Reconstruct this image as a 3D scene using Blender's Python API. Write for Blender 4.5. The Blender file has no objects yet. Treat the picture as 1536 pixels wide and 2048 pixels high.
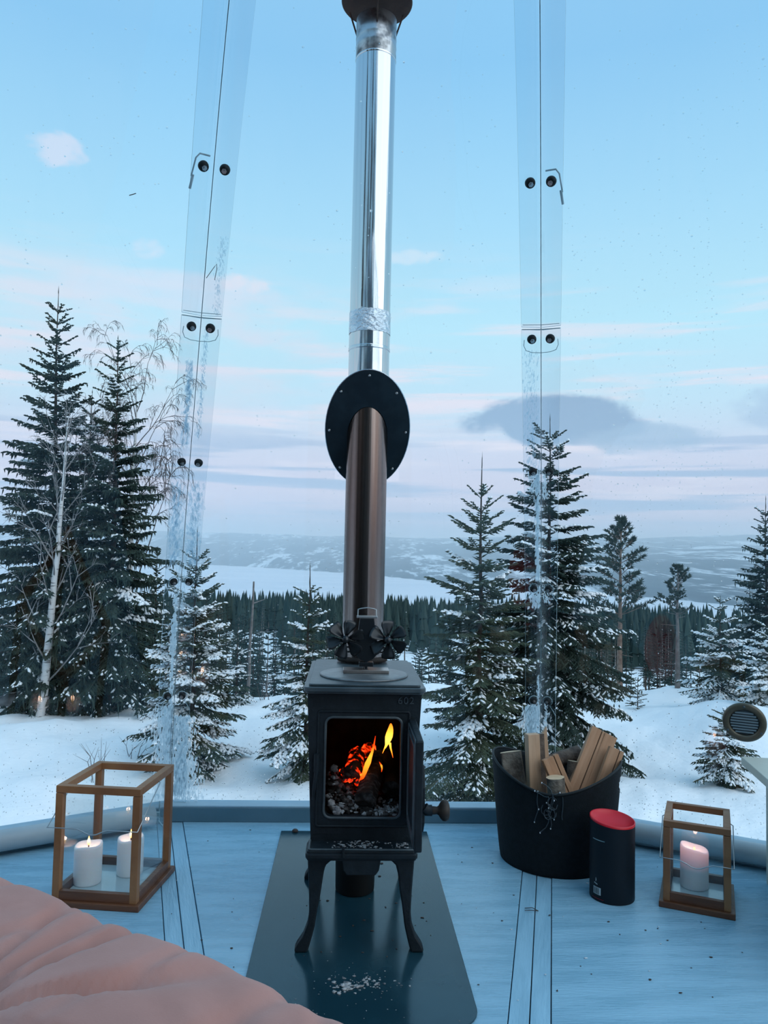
import bpy, math, random
import numpy as np
from mathutils import Vector, Matrix

D = bpy.data
SC = bpy.context.scene
COL = SC.collection
rad = math.radians

# ------------------------------------------------------------------ camera
cam_d = D.cameras.new('camera')
cam = D.objects.new('camera', cam_d)
COL.objects.link(cam)
CAM = Vector((-0.0553, -0.3606, 1.0104))
r_ = Vector((0.99869928, -0.04625636, 0.02144997))
u_ = Vector((-0.02385577, -0.05210135, 0.99835683))
f_ = Vector((0.04506278, 0.99756995, 0.05313706))
cam.matrix_world = Matrix(((r_.x, u_.x, -f_.x, CAM.x), (r_.y, u_.y, -f_.y, CAM.y), (r_.z, u_.z, -f_.z, CAM.z), (0, 0, 0, 1)))
cam_d.sensor_fit = 'VERTICAL'
cam_d.sensor_height = 36.0
cam_d.lens = 27.07
cam_d.clip_start = 0.02
cam_d.clip_end = 40000
SC.camera = cam

# ------------------------------------------------------------------ view and light settings
SC.view_settings.view_transform = 'Standard'
SC.view_settings.look = 'None'
SC.view_settings.gamma = 1.0
SC.view_settings.use_curve_mapping = False
SC.view_settings.exposure = 0.32
SC.cycles.transparent_max_bounces = 32
SC.cycles.max_bounces = 10
SC.cycles.diffuse_bounces = 4
SC.cycles.glossy_bounces = 5
SC.cycles.transmission_bounces = 8
SC.cycles.volume_bounces = 2

# ------------------------------------------------------------------ node helpers
class NT:
    def __init__(s, tree):
        s.t = tree; s.n = tree.nodes; s.l = tree.links
    def new(s, typ, **kw):
        n = s.n.new(typ)
        for k, v in kw.items(): setattr(n, k, v)
        return n
    def put(s, node, i, v):
        if isinstance(v, bpy.types.NodeSocket): s.l.new(v, node.inputs[i])
        elif v is not None: node.inputs[i].default_value = v
    def math(s, op, a, b=None, c=None, clamp=False):
        n = s.new('ShaderNodeMath', operation=op); n.use_clamp = clamp
        s.put(n, 0, a); s.put(n, 1, b)
        if c is not None: s.put(n, 2, c)
        return n.outputs[0]
    def smooth(s, v, a, b, lo=0.0, hi=1.0):
        n = s.new('ShaderNodeMapRange', interpolation_type='SMOOTHSTEP'); n.clamp = True
        s.put(n, 0, v); s.put(n, 1, a); s.put(n, 2, b); s.put(n, 3, lo); s.put(n, 4, hi)
        return n.outputs[0]
    def mix(s, f, a, b):
        n = s.new('ShaderNodeMix', data_type='RGBA')
        s.put(n, 0, f); s.put(n, 6, a); s.put(n, 7, b)
        return n.outputs[2]
    def xyz(s, x, y, z):
        n = s.new('ShaderNodeCombineXYZ'); s.put(n, 0, x); s.put(n, 1, y); s.put(n, 2, z)
        return n.outputs[0]
    def noise(s, vec, scale, detail=4, rough=.55, dist=0.0):
        n = s.new('ShaderNodeTexNoise'); s.put(n, 'Vector', vec); s.put(n, 'Scale', scale)
        s.put(n, 'Detail', detail); s.put(n, 'Roughness', rough); s.put(n, 'Distortion', dist)
        return n.outputs[0]
    def ramp(s, f, stops, interp='LINEAR'):
        n = s.new('ShaderNodeValToRGB'); cr = n.color_ramp; cr.interpolation = interp
        while len(cr.elements) < len(stops): cr.elements.new(0.5)
        for e, (p, c) in zip(cr.elements, stops):
            e.position = p; e.color = (c[0], c[1], c[2], 1)
        s.put(n, 0, f)
        return n.outputs[0]

def c4(c): return (c[0], c[1], c[2], 1.0)

# ------------------------------------------------------------------ world: dusk sky, gradient by elevation with clouds
SKY = 0.84
w = D.worlds.new('sky'); SC.world = w; w.use_nodes = True
T = NT(w.node_tree); T.n.clear()
tc = T.new('ShaderNodeTexCoord')
sp = T.new('ShaderNodeSeparateXYZ'); T.l.new(tc.outputs['Generated'], sp.inputs[0])
dx, dy, dz = sp.outputs
az = T.math('ARCTAN2', dx, dy)
warp = T.noise(T.xyz(T.math('MULTIPLY', az, 1.0), T.math('MULTIPLY', dz, 2.0), 3.1), 5.0, 4)
el = T.math('ADD', dz, T.math('MULTIPLY', T.math('SUBTRACT', warp, 0.5), 0.02))
base = T.ramp(T.math('MULTIPLY', T.math('MAXIMUM', el, 0.0), 1.0), [
    (0.0, (.46, .55, .72)), (0.03, (.48, .56, .73)), (0.052, (.64, .625, .765)), (0.085, (.70, .67, .80)),
    (0.135, (.65, .70, .85)), (0.19, (.56, .79, .93)), (0.28, (.49, .82, .97)), (0.40, (.385, .72, .955)), (0.55, (.27, .59, .90)),
    (0.75, (.285, .585, .88)), (1.0, (.28, .57, .87))])
# thin long streaks
st = T.noise(T.xyz(T.math('MULTIPLY', az, 1.3), T.math('MULTIPLY', dz, 16.0), 0.0), 2.6, 5, .55, .3)
stf = T.math('MULTIPLY', T.smooth(st, .48, .66), T.math('MULTIPLY', T.smooth(dz, .04, .11), T.smooth(dz, .20, .40, 1.0, 0.0)))
sky = T.mix(T.math('MULTIPLY', stf, .95), base, c4((.83, .80, .89)))
st2 = T.noise(T.xyz(T.math('MULTIPLY', az, 1.1), T.math('MULTIPLY', dz, 24.0), 7.7), 2.2, 4, .5, .2)
st2f = T.math('MULTIPLY', T.smooth(st2, .50, .62), T.math('MULTIPLY', T.smooth(dz, .03, .06), T.smooth(dz, .12, .18, 1.0, 0.0)))
sky = T.mix(T.math('MULTIPLY', st2f, .95), sky, c4((.38, .51, .71)))
# broad pale veil to the west (left of the view)
veil = T.noise(T.xyz(T.math('MULTIPLY', az, 2.0), T.math('MULTIPLY', dz, 7.0), 12.0), 2.2, 5, .6, .4)
vf = T.math('MULTIPLY', T.smooth(veil, .42, .70), T.math('MULTIPLY', T.smooth(az, .22, -.12), T.math('MULTIPLY', T.smooth(dz, .10, .18), T.smooth(dz, .27, .37, 1.0, 0.0))))
sky = T.mix(T.math('MULTIPLY', vf, .85), sky, c4((.70, .77, .90)))
def puff(sky, a, e, ra, re, col, amt, nsc, seed, lo=.47, hi=.74):
    u = T.math('DIVIDE', T.math('SUBTRACT', az, rad(a)), ra)
    v = T.math('DIVIDE', T.math('SUBTRACT', dz, e), re)
    d2 = T.math('ADD', T.math('MULTIPLY', u, u), T.math('MULTIPLY', v, v))
    fall = T.smooth(d2, 0.0, 1.3, 1.0, 0.0)
    nz = T.noise(T.xyz(az, T.math('MULTIPLY', dz, 1.6), seed), nsc, 6, .6, .25)
    f = T.smooth(T.math('ADD', nz, T.math('MULTIPLY', T.math('SUBTRACT', fall, .5), .42)), lo, hi)
    f = T.math('MULTIPLY', T.math('MULTIPLY', f, T.smooth(fall, 0.0, .5)), amt)
    return T.mix(f, sky, c4(col))
sky = puff(sky, 15.0, .172, .135, .040, (.29, .44, .63), 1.0, 13, 1.0, .42, .66)
sky = puff(sky, 21.0, .147, .10, .024, (.36, .52, .70), .8, 14, 2.0, .42, .7)
sky = puff(sky, 29.0, .175, .06, .035, (.38, .54, .74), .6, 14, 3.0)
sky = puff(sky, -21.4, .434, .045, .022, (.66, .76, .93), .8, 22, 4.0)
sky = puff(sky, -15.4, .353, .03, .015, (.70, .80, .94), .6, 22, 5.0)
sky = puff(sky, -8.2, .326, .05, .016, (.78, .80, .91), .85, 20, 6.0)
sky = puff(sky, 4.5, .364, .05, .012, (.70, .83, .95), .6, 22, 7.0)
sky = puff(sky, -13.0, .31, .16, .030, (.70, .78, .92), .55, 9, 8.0)
bg = T.new('ShaderNodeBackground'); T.put(bg, 0, sky); T.put(bg, 1, SKY)
out = T.new('ShaderNodeOutputWorld'); T.l.new(bg.outputs[0], out.inputs[0])

# ------------------------------------------------------------------ fill sun: wide soft lamp added behind right to brighten snow and interior
fill_sun_d = D.lights.new('sun', 'SUN'); fill_sun_d.energy = 1.25; fill_sun_d.angle = rad(70); fill_sun_d.color = (1.0, .96, .90)
sun = D.objects.new('sun', fill_sun_d); COL.objects.link(sun); sun.location = (6, -6, 8)
sun.rotation_euler = Vector((-6, 5.2, -6.2)).to_track_quat('-Z', 'Y').to_euler()

# ------------------------------------------------------------------ materials
MATS = {}
def mat(name, col, rough=.5, metal=0.0, col2=None, scale=8, stretch=(1, 1, 1), lo=.35, hi=.65, bump=0.0, bscale=None, bstretch=None, spec=None, detail=4, rvar=0.0, sheen=0.0, coat=0.0):
    m = D.materials.new(name); m.use_nodes = True
    t = NT(m.node_tree); b = t.n['Principled BSDF']
    tc = t.new('ShaderNodeTexCoord')
    def vec(s):
        mp = t.new('ShaderNodeMapping'); t.l.new(tc.outputs['Object'], mp.inputs[0]); mp.inputs['Scale'].default_value = s
        return mp.outputs[0]
    n = t.noise(vec(stretch), scale, detail)
    if col2 is not None:
        t.put(b, 'Base Color', t.mix(t.smooth(n, lo, hi), c4(col), c4(col2)))
    else:
        b.inputs['Base Color'].default_value = c4(col)
    b.inputs['Roughness'].default_value = rough
    if rvar: t.put(b, 'Roughness', t.smooth(n, .3, .7, rough - rvar, rough + rvar))
    b.inputs['Metallic'].default_value = metal
    if spec is None and max(col) < .05: spec = .22
    if spec is not None: b.inputs['Specular IOR Level'].default_value = spec
    if sheen: b.inputs['Sheen Weight'].default_value = sheen
    if coat: b.inputs['Coat Weight'].default_value = coat
    if bump:
        n2 = t.noise(vec(bstretch or stretch), bscale or scale, 5)
        bp = t.new('ShaderNodeBump'); bp.inputs['Strength'].default_value = bump; bp.inputs['Distance'].default_value = .01
        t.l.new(n2, bp.inputs['Height']); t.l.new(bp.outputs[0], b.inputs['Normal'])
    MATS[name] = m
    return m
def emit(name, stops, axis=2, lo=0, hi=1, strength=1.0):
    """flame: colour runs along the object's own axis from lo to hi"""
    m = D.materials.new(name); m.use_nodes = True
    t = NT(m.node_tree); t.n.clear()
    tc = t.new('ShaderNodeTexCoord'); s = t.new('ShaderNodeSeparateXYZ'); t.l.new(tc.outputs['Object'], s.inputs[0])
    f = t.math('DIVIDE', t.math('SUBTRACT', s.outputs[axis], lo), hi - lo)
    e = t.new('ShaderNodeEmission'); t.put(e, 0, t.ramp(f, stops)); e.inputs[1].default_value = strength
    tr = t.new('ShaderNodeBsdfTransparent'); lw = t.new('ShaderNodeLayerWeight'); lw.inputs[0].default_value = .5
    mx = t.new('ShaderNodeMixShader'); t.put(mx, 0, t.smooth(lw.outputs['Facing'], .25, .95, .95, .05))        # thin gas: the rim of a flame lets one see through
    t.l.new(tr.outputs[0], mx.inputs[1]); t.l.new(e.outputs[0], mx.inputs[2])
    o = t.new('ShaderNodeOutputMaterial'); t.l.new(mx.outputs[0], o.inputs[0])
    return m
def clear(name, tint=(.985, .99, .99), ior=1.4, rough=0.0, frost=0.0, frostcol=(.8, .88, .92), gain=1.0):
    """thin clear sheet: straight transmission plus a fresnel reflection"""
    m = D.materials.new(name); m.use_nodes = True
    t = NT(m.node_tree); t.n.clear()
    tr = t.new('ShaderNodeBsdfTransparent'); tr.inputs[0].default_value = c4(tint)
    gl = t.new('ShaderNodeBsdfGlossy'); gl.inputs[0].default_value = (1, 1, 1, 1); gl.inputs['Roughness'].default_value = rough
    fr = t.new('ShaderNodeFresnel'); ge = t.new('ShaderNodeNewGeometry')
    t.put(fr, 0, t.math('ADD', t.math('MULTIPLY', ge.outputs['Backfacing'], 1 / ior - ior), ior))      # same reflectance from both sides: no trapped light in a thin sheet
    mx = t.new('ShaderNodeMixShader'); t.l.new(t.math('MULTIPLY', fr.outputs[0], gain), mx.inputs[0]); t.l.new(tr.outputs[0], mx.inputs[1]); t.l.new(gl.outputs[0], mx.inputs[2])
    o = t.new('ShaderNodeOutputMaterial')
    if frost:
        d1 = t.new('ShaderNodeBsdfDiffuse'); d1.inputs[0].default_value = c4(frostcol)
        d2 = t.new('ShaderNodeBsdfTranslucent'); d2.inputs[0].default_value = c4(frostcol)
        df = t.new('ShaderNodeMixShader'); df.inputs[0].default_value = .68; t.l.new(d1.outputs[0], df.inputs[1]); t.l.new(d2.outputs[0], df.inputs[2])
        m2 = t.new('ShaderNodeMixShader'); m2.inputs[0].default_value = frost
        t.l.new(mx.outputs[0], m2.inputs[1]); t.l.new(df.outputs[0], m2.inputs[2]); t.l.new(m2.outputs[0], o.inputs[0])
    else:
        t.l.new(mx.outputs[0], o.inputs[0])
    return m

M_glass = clear('clear_panel', (.985, .992, .995), 1.4, gain=.8)
M_strip = clear('clear_strip', (.93, .955, .97), 1.4, gain=.8)
M_pane = clear('lantern_glass', (.97, .985, .985), 1.45)
M_edge = mat('panel_edge', (.10, .20, .24), .3, col2=(.22, .34, .38), scale=30)
M_edge2 = mat('strip_edge', (.42, .56, .62), .25, col2=(.2, .32, .36), scale=14)
M_ice = clear('ice', (.9, .95, .97), 1.31, .3, frost=.66, frostcol=(.97, .985, .99))
M_ice2 = clear('thin_ice', (.9, .95, .97), 1.31, .3, frost=.22, frostcol=(.86, .90, .94))
M_drop = D.materials.new('water_drop'); M_drop.use_nodes = True
_b = M_drop.node_tree.nodes['Principled BSDF']; _b.inputs['Transmission Weight'].default_value = 1; _b.inputs['IOR'].default_value = 1.33; _b.inputs['Roughness'].default_value = .02
M_floor = mat('painted_deck', (.225, .43, .56), .28, col2=(.285, .51, .65), scale=3.2, stretch=(1, 6, 1), bump=.28, bscale=26, bstretch=(.7, 7, 1), rvar=.06)
M_slat = mat('painted_batten', (.24, .445, .575), .28, col2=(.295, .52, .66), scale=4, stretch=(6, 1, 1), bump=.25, bscale=22, bstretch=(7, .7, 1))
M_gap = mat('deck_gap', (.02, .035, .05), .8)
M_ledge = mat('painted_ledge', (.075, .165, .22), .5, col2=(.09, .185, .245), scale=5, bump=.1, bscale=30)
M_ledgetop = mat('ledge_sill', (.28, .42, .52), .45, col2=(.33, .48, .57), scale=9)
M_tube = mat('grey_tube', (.34, .41, .45), .45, col2=(.40, .47, .50), scale=5)
M_iron = mat('cast_iron', (.008, .0135, .018), .5, col2=(.011, .018, .024), scale=30, bump=.16, bscale=120)
M_ironbright = mat('worn_iron', (.03, .045, .054), .45, col2=(.06, .08, .09), scale=16, bump=.1, bscale=90)
M_irontop = mat('iron_top', (.03, .048, .06), .36, col2=(.05, .07, .082), scale=14, bump=.06, bscale=90)
M_soot = mat('sooty_iron', (.012, .011, .011), .8, col2=(.03, .022, .018), scale=14, bump=.3, bscale=40)
M_steel = mat('polished_steel', (.60, .63, .66), .09, 1.0, col2=(.52, .55, .58), scale=1.4, stretch=(30, 30, .3), bump=.11, bscale=1.2, bstretch=(34, 34, .25))
M_steelsoot = mat('sooty_steel', (.42, .45, .48), .28, 1.0, col2=(.07, .085, .10), scale=14, lo=.42, hi=.62)
M_fluepipe = mat('heat_tinted_steel', (.125, .088, .076), .22, 1.0, col2=(.25, .205, .19), scale=1.1, stretch=(26, 26, .35), bump=.14, bscale=1.2, bstretch=(30, 30, .3))
M_foil = mat('foil_tape', (.75, .8, .83), .2, 1.0, col2=(.6, .66, .7), scale=30, bump=1.0, bscale=60, bstretch=(1, 1, 1.6))
M_black = mat('black_paint', (.012, .022, .03), .5, col2=(.020, .030, .038), scale=12, bump=.05, bscale=60)
M_rubber = mat('black_rubber', (.012, .016, .018), .55)
M_nut = mat('steel_nut', (.45, .45, .45), .35, 1.0)
M_plate = mat('steel_plate', (.008, .034, .048), .17, col2=(.012, .045, .062), scale=4, spec=.5, rvar=.03)
M_pot = mat('black_pot', (.008, .009, .010), .5)
M_fan = mat('black_anodised', (.010, .014, .018), .3, .3, spec=.6)
M_fanbar = mat('brushed_bar', (.30, .27, .26), .3, .8, col2=(.4, .37, .35), scale=20)
M_wire = mat('zinc_wire', (.45, .48, .49), .35, .9)
M_oak = mat('oiled_wood', (.215, .088, .034), .5, col2=(.31, .145, .058), scale=6, stretch=(1, 1, 1), bump=.2, bscale=30)
M_oakdark = mat('dark_oiled_wood', (.10, .038, .018), .45, col2=(.15, .06, .027), scale=7, stretch=(.5, 3, 3), bump=.15, bscale=30)
def wood(name, a, b, sc, stretch, bump=.15): return mat(name, a, .65, col2=b, scale=sc, stretch=stretch, bump=bump, bscale=sc * 2.5, bstretch=stretch)
M_plank = wood('sawn_pine', (.37, .19, .10), (.46, .26, .15), 9, (6, 6, .6))
M_plankend = wood('split_pine', (.44, .275, .17), (.53, .35, .23), 10, (5, 5, .5))
M_bark = mat('alder_bark', (.075, .06, .05), .85, col2=(.20, .18, .15), scale=26, bump=.9, bscale=40)
M_barkdark = mat('dark_bark', (.05, .036, .03), .9, col2=(.12, .09, .07), scale=24, bump=.9, bscale=40)
M_cut = mat('cut_wood', (.55, .38, .23), .7, col2=(.66, .48, .31), scale=14)
M_felt = mat('black_felt', (.004, .0075, .010), .85, col2=(.006, .010, .014), scale=60, bump=.3, bscale=220)
M_wax = D.materials.new('candle_wax'); M_wax.use_nodes = True
_b = M_wax.node_tree.nodes['Principled BSDF']; _b.inputs['Base Color'].default_value = (.93, .91, .92, 1); _b.inputs['Roughness'].default_value = .5
_b.inputs['Subsurface Weight'].default_value = .2; _b.inputs['Subsurface Radius'].default_value = (1, .55, .4); _b.inputs['Subsurface Scale'].default_value = .02
M_can = mat('matte_black_card', (.005, .0095, .015), .55, col2=(.006, .011, .017), scale=9)
M_red = mat('red_lid', (.62, .006, .018), .42)
M_label = mat('printed_white', (.45, .52, .54), .6)
M_velvet = mat('dusty_pink_velvet', (.47, .225, .185), .85, col2=(.54, .265, .22), scale=5, bump=.12, bscale=300, sheen=.12)
M_cream = mat('cream_paint', (.50, .50, .42), .45, col2=(.55, .55, .47), scale=5)
M_ventring = mat('bronze_ring', (.10, .088, .062), .4, .5, col2=(.15, .13, .10), scale=8)
M_ventslat = mat('aluminium_slat', (.24, .28, .30), .4, .7)
M_ventdark = mat('vent_dark', (.07, .10, .12), .6)
M_canvas = mat('grey_canvas', (.16, .155, .15), .85, col2=(.20, .19, .18), scale=5, bump=.2, bscale=90)
M_ash = mat('white_ash', (.48, .49, .50), .9, col2=(.20, .20, .21), scale=60, bump=.8, bscale=120)
M_char = mat('charred_wood', (.025, .022, .021), .85, col2=(.16, .15, .145), scale=34, stretch=(1, 1, 2.4), lo=.45, hi=.75, bump=.9, bscale=50)
M_debris = mat('dark_debris', (.05, .035, .03), .8)
M_white = mat('white_plastic', (.7, .75, .8), .4)
M_cord = mat('black_cord', (.03, .045, .055), .4)
def ember_mat():
    m = D.materials.new('ember'); m.use_nodes = True; t = NT(m.node_tree); b = t.n['Principled BSDF']
    tc = t.new('ShaderNodeTexCoord'); n = t.noise(tc.outputs['Object'], 38, 5)
    b.inputs['Base Color'].default_value = (.07, .05, .045, 1); b.inputs['Roughness'].default_value = .9
    t.put(b, 'Emission Color', t.ramp(n, [(.52, (0, 0, 0)), (.58, (.5, .012, .0)), (.66, (1, .06, .01)), (.78, (1, .3, .04))])); b.inputs['Emission Strength'].default_value = 1.6
    return m
M_ember = ember_mat()
M_snow = mat('snow', (.86, .885, .91), .75, col2=(.90, .92, .935), scale=1.2, bump=.35, bscale=9)
M_twigsnow = mat('branch_snow', (.86, .885, .91), .8, col2=(.9, .92, .94), scale=6)
M_needle = mat('spruce_needles', (.017, .034, .028), .75, col2=(.036, .055, .04), scale=3.5, spec=.3)
M_needle2 = mat('young_spruce_needles', (.028, .050, .034), .75, col2=(.058, .072, .042), scale=4, spec=.3)
M_pineneedle = mat('pine_needles', (.030, .052, .043), .75, col2=(.05, .075, .058), scale=3)
M_farneedle = mat('forest_needles', (.022, .046, .044), .8, col2=(.036, .062, .056), scale=.06, spec=.2)
M_trunk = mat('spruce_bark', (.040, .030, .026), .9, col2=(.075, .058, .05), scale=14, bump=.6, bscale=30)
M_pinetrunk = mat('pine_bark', (.16, .10, .075), .9, col2=(.25, .18, .14), scale=9, bump=.6, bscale=20)
M_paletrunk = mat('weathered_trunk', (.21, .19, .18), .9, col2=(.13, .11, .10), scale=6)
M_birch = mat('birch_bark', (.62, .62, .62), .7, col2=(.11, .10, .10), scale=3.4, stretch=(1, 1, 6), lo=.56, hi=.68, bump=.3, bscale=16)
M_birchtwig = mat('birch_twig', (.10, .085, .085), .8)
M_birchlimb = mat('birch_limb', (.27, .26, .26), .8, col2=(.16, .15, .15), scale=4)
M_rock = mat('grey_rock', (.08, .085, .09), .9, col2=(.2, .21, .22), scale=4, bump=.8, bscale=9)
M_lake = mat('lake_ice', (.50, .60, .70), .25, col2=(.60, .68, .76), scale=.0016, stretch=(1, 3, 1))

# ------------------------------------------------------------------ mesh helpers
class G:
    def __init__(s): s.v = []; s.f = []; s.mi = []; s.sm = []
    def add(s, vs, fs, m=0, smooth=False, M=None):
        o = len(s.v)
        s.v += [tuple(M @ Vector(v)) if M else tuple(v) for v in vs]
        s.f += [tuple(i + o for i in f) for f in fs]
        s.mi += [m] * len(fs); s.sm += [smooth] * len(fs)
        return s
    def box(s, c, size, m=0, M=None, taper=None):
        x, y, z = size[0] / 2, size[1] / 2, size[2] / 2; t = taper or (1, 1)
        vs = [(sx * x * (t[0] if sz > 0 else 1), sy * y * (t[1] if sz > 0 else 1), sz * z) for sz in (-1, 1) for sy in (-1, 1) for sx in (-1, 1)]
        vs = [(c[0] + a, c[1] + b, c[2] + d) for a, b, d in vs]
        return s.add(vs, [(0, 2, 3, 1), (4, 5, 7, 6), (0, 1, 5, 4), (2, 6, 7, 3), (0, 4, 6, 2), (1, 3, 7, 5)], m, False, M)
    def tube(s, pts, r, n=8, m=0, caps=True, M=None, smooth=True):
        pts = [Vector(p) for p in pts]; k = len(pts)
        rr = list(r) if isinstance(r, (list, tuple)) else [r] * k
        tan = [(pts[min(i + 1, k - 1)] - pts[max(i - 1, 0)]).normalized() for i in range(k)]
        up = Vector((0, 0, 1)) if abs(tan[0].z) < .9 else Vector((1, 0, 0))
        a = tan[0].cross(up).normalized(); vs = []
        for i in range(k):
            a = (a - tan[i] * a.dot(tan[i])).normalized(); b = tan[i].cross(a)
            for j in range(n):
                t = 2 * math.pi * j / n
                vs.append(pts[i] + (a * math.cos(t) + b * math.sin(t)) * rr[i])
        fs = [(i * n + j, i * n + (j + 1) % n, (i + 1) * n + (j + 1) % n, (i + 1) * n + j) for i in range(k - 1) for j in range(n)]
        s.add(vs, fs, m, smooth, M)
        if caps:
            s.add([vs[j] for j in range(n)], [tuple(reversed(range(n)))], m, False, M)
            s.add([vs[(k - 1) * n + j] for j in range(n)], [tuple(range(n))], m, False, M)
        return s
    def lathe(s, prof, n=32, m=0, M=None, smooth=True, sx=1, sy=1):
        vs = [(r * math.cos(2 * math.pi * j / n) * sx, r * math.sin(2 * math.pi * j / n) * sy, z) for r, z in prof for j in range(n)]
        fs = [(i * n + j, i * n + (j + 1) % n, (i + 1) * n + (j + 1) % n, (i + 1) * n + j) for i in range(len(prof) - 1) for j in range(n)]
        return s.add(vs, fs, m, smooth, M)
    def prism(s, poly, z0, z1, m=0, M=None):
        n = len(poly)
        vs = [(x, y, z0) for x, y in poly] + [(x, y, z1) for x, y in poly]
        fs = [tuple(reversed(range(n))), tuple(range(n, 2 * n))] + [(i, (i + 1) % n, n + (i + 1) % n, n + i) for i in range(n)]
        return s.add(vs, fs, m, False, M)
    def frame(s, outer, inner, z0, z1, m=0, M=None):
        n = len(outer)
        vs = [(x, y, z) for z in (z0, z1) for P in (outer, inner) for x, y in P]
        o0, i0, o1, i1 = 0, n, 2 * n, 3 * n; fs = []
        for k in range(n):
            q = (k + 1) % n
            fs += [(o0 + k, i0 + k, i0 + q, o0 + q), (o1 + k, o1 + q, i1 + q, i1 + k), (o0 + k, o0 + q, o1 + q, o1 + k), (i0 + k, i1 + k, i1 + q, i0 + q)]
        return s.add(vs, fs, m, False, M)
    def blob(s, c, size, n=8, k=5, m=0, jit=0.0, rng=None, M=None):
        vs = []; fs = []
        for i in range(k + 1):
            ph = math.pi * i / k
            for j in range(n):
                t = 2 * math.pi * j / n; q = 1 + (rng.uniform(-jit, jit) if rng else 0)
                vs.append((c[0] + size[0] * q * math.sin(ph) * math.cos(t), c[1] + size[1] * q * math.sin(ph) * math.sin(t), c[2] + size[2] * q * math.cos(ph)))
        for i in range(k):
            for j in range(n):
                fs.append((i * n + j, (i + 1) * n + j, (i + 1) * n + (j + 1) % n, i * n + (j + 1) % n))
        return s.add(vs, fs, m, True, M)
    def obj(s, name, mats, parent=None, loc=None, rot=None, bevel=0, seg=2, solid=0, sub=0, kind=None, label=None):
        me = D.meshes.new(name)
        me.from_pydata(s.v, [], s.f)
        for mm in (mats if isinstance(mats, (list, tuple)) else [mats]): me.materials.append(mm)
        me.polygons.foreach_set('material_index', s.mi); me.polygons.foreach_set('use_smooth', s.sm)
        me.update()
        return link(name, me, parent, loc, rot, bevel, seg, solid, sub, kind, label)

def link(name, me, parent=None, loc=None, rot=None, bevel=0, seg=2, solid=0, sub=0, kind=None, label=None):
    o = D.objects.new(name, me); COL.objects.link(o)
    if parent: o.parent = parent
    if loc is not None: o.location = loc
    if rot is not None: o.rotation_euler = rot
    if solid:
        q = o.modifiers.new('solid', 'SOLIDIFY'); q.thickness = solid; q.offset = 0
    if bevel:
        q = o.modifiers.new('bevel', 'BEVEL'); q.width = bevel; q.segments = seg; q.limit_method = 'ANGLE'; q.angle_limit = rad(40)
    if sub:
        q = o.modifiers.new('sub', 'SUBSURF'); q.levels = sub; q.render_levels = sub
    if kind: o['kind'] = kind
    if label: o['label'] = label
    return o

def root(name, label, cat, loc=(0, 0, 0), rz=0, group=None):
    o = D.objects.new(name, None); COL.objects.link(o); o.location = loc; o.rotation_euler = (0, 0, rz); o.empty_display_size = .1
    return tag(o, label, cat, group)
def tag(o, label, cat, group=None):
    o['label'] = label; o['category'] = cat
    if group: o['group'] = group
    return o
def struct(o): o['kind'] = 'structure'; return o

def nmesh(name, V, F, mats, mi=None, smooth=False):
    V = np.asarray(V, np.float32); F = np.asarray(F, np.int32); k = F.shape[1]
    me = D.meshes.new(name)
    me.vertices.add(len(V)); me.vertices.foreach_set('co', V.ravel())
    me.loops.add(F.size); me.loops.foreach_set('vertex_index', F.ravel())
    me.polygons.add(len(F)); me.polygons.foreach_set('loop_start', np.arange(0, F.size, k, dtype=np.int32))
    for m in (mats if isinstance(mats, (list, tuple)) else [mats]): me.materials.append(m)
    if mi is not None: me.polygons.foreach_set('material_index', np.asarray(mi, np.int32))
    me.polygons.foreach_set('use_smooth', np.full(len(F), smooth))
    me.update(calc_edges=True)
    return me

def along(a, b):
    """matrix that takes z (0..1 m) to the line a->b, origin at a"""
    a = Vector(a); b = Vector(b); z = (b - a).normalized()
    x = Vector((0, 1, 0)).cross(z)
    if x.length < 1e-3: x = Vector((1, 0, 0))
    x.normalize(); y = z.cross(x)
    return Matrix(((x.x, y.x, z.x, a.x), (x.y, y.y, z.y, a.y), (x.z, y.z, z.z, a.z), (0, 0, 0, 1)))

def rrect(w, h, r, n=4, cx=0, cy=0):
    P = []
    for sx, sy, a0 in ((1, 1, 0), (-1, 1, 90), (-1, -1, 180), (1, -1, 270)):
        for i in range(n + 1):
            a = rad(a0 + 90 * i / n)
            P.append((cx + sx * (w / 2 - r) + r * math.cos(a), cy + sy * (h / 2 - r) + r * math.sin(a)))
    return P

# ------------------------------------------------------------------ dome profile: (corner radius, height)
C15 = math.cos(rad(15)); S15 = math.sin(rad(15)); T15 = math.tan(rad(15))
PR = [(2.715, .035), (2.70, .3), (2.585, .72), (2.36, 1.12), (2.075, 1.46), (1.82, 1.78), (1.57, 2.05), (1.28, 2.29), (.94, 2.48), (.5, 2.62), (.02, 2.67)]
for _ in range(2):
    q = [PR[0]]
    for a, b in zip(PR[:-1], PR[1:]):
        q += [(a[0] * .75 + b[0] * .25, a[1] * .75 + b[1] * .25), (a[0] * .25 + b[0] * .75, a[1] * .25 + b[1] * .75)]
    PR = q + [PR[-1]]
PRr = np.array([a for a, b in PR]); PRz = np.array([b for a, b in PR])
def prof(z):
    r = float(np.interp(z, PRz, PRr)); dr = float(np.interp(z + .03, PRz, PRr) - np.interp(z - .03, PRz, PRr)) * C15
    n = Vector((.06, -dr)).normalized()          # outward (radial, up)
    return r, n
def facet(k, u, z, off=0.0):
    """point of facet k (0 = straight ahead), u metres along it, at height z, moved off metres outward"""
    a = rad(30 * k); r, n = prof(z); R = r * C15 + off * n.x
    return Vector((math.sin(a) * R + math.cos(a) * u, math.cos(a) * R - math.sin(a) * u, z + off * n.y))
def half(z): return prof(z)[0] * S15
def fnorm(k, z):
    a = rad(30 * k); n = prof(z)[1]
    return Vector((math.sin(a) * n.x, math.cos(a) * n.x, n.y))

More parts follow.
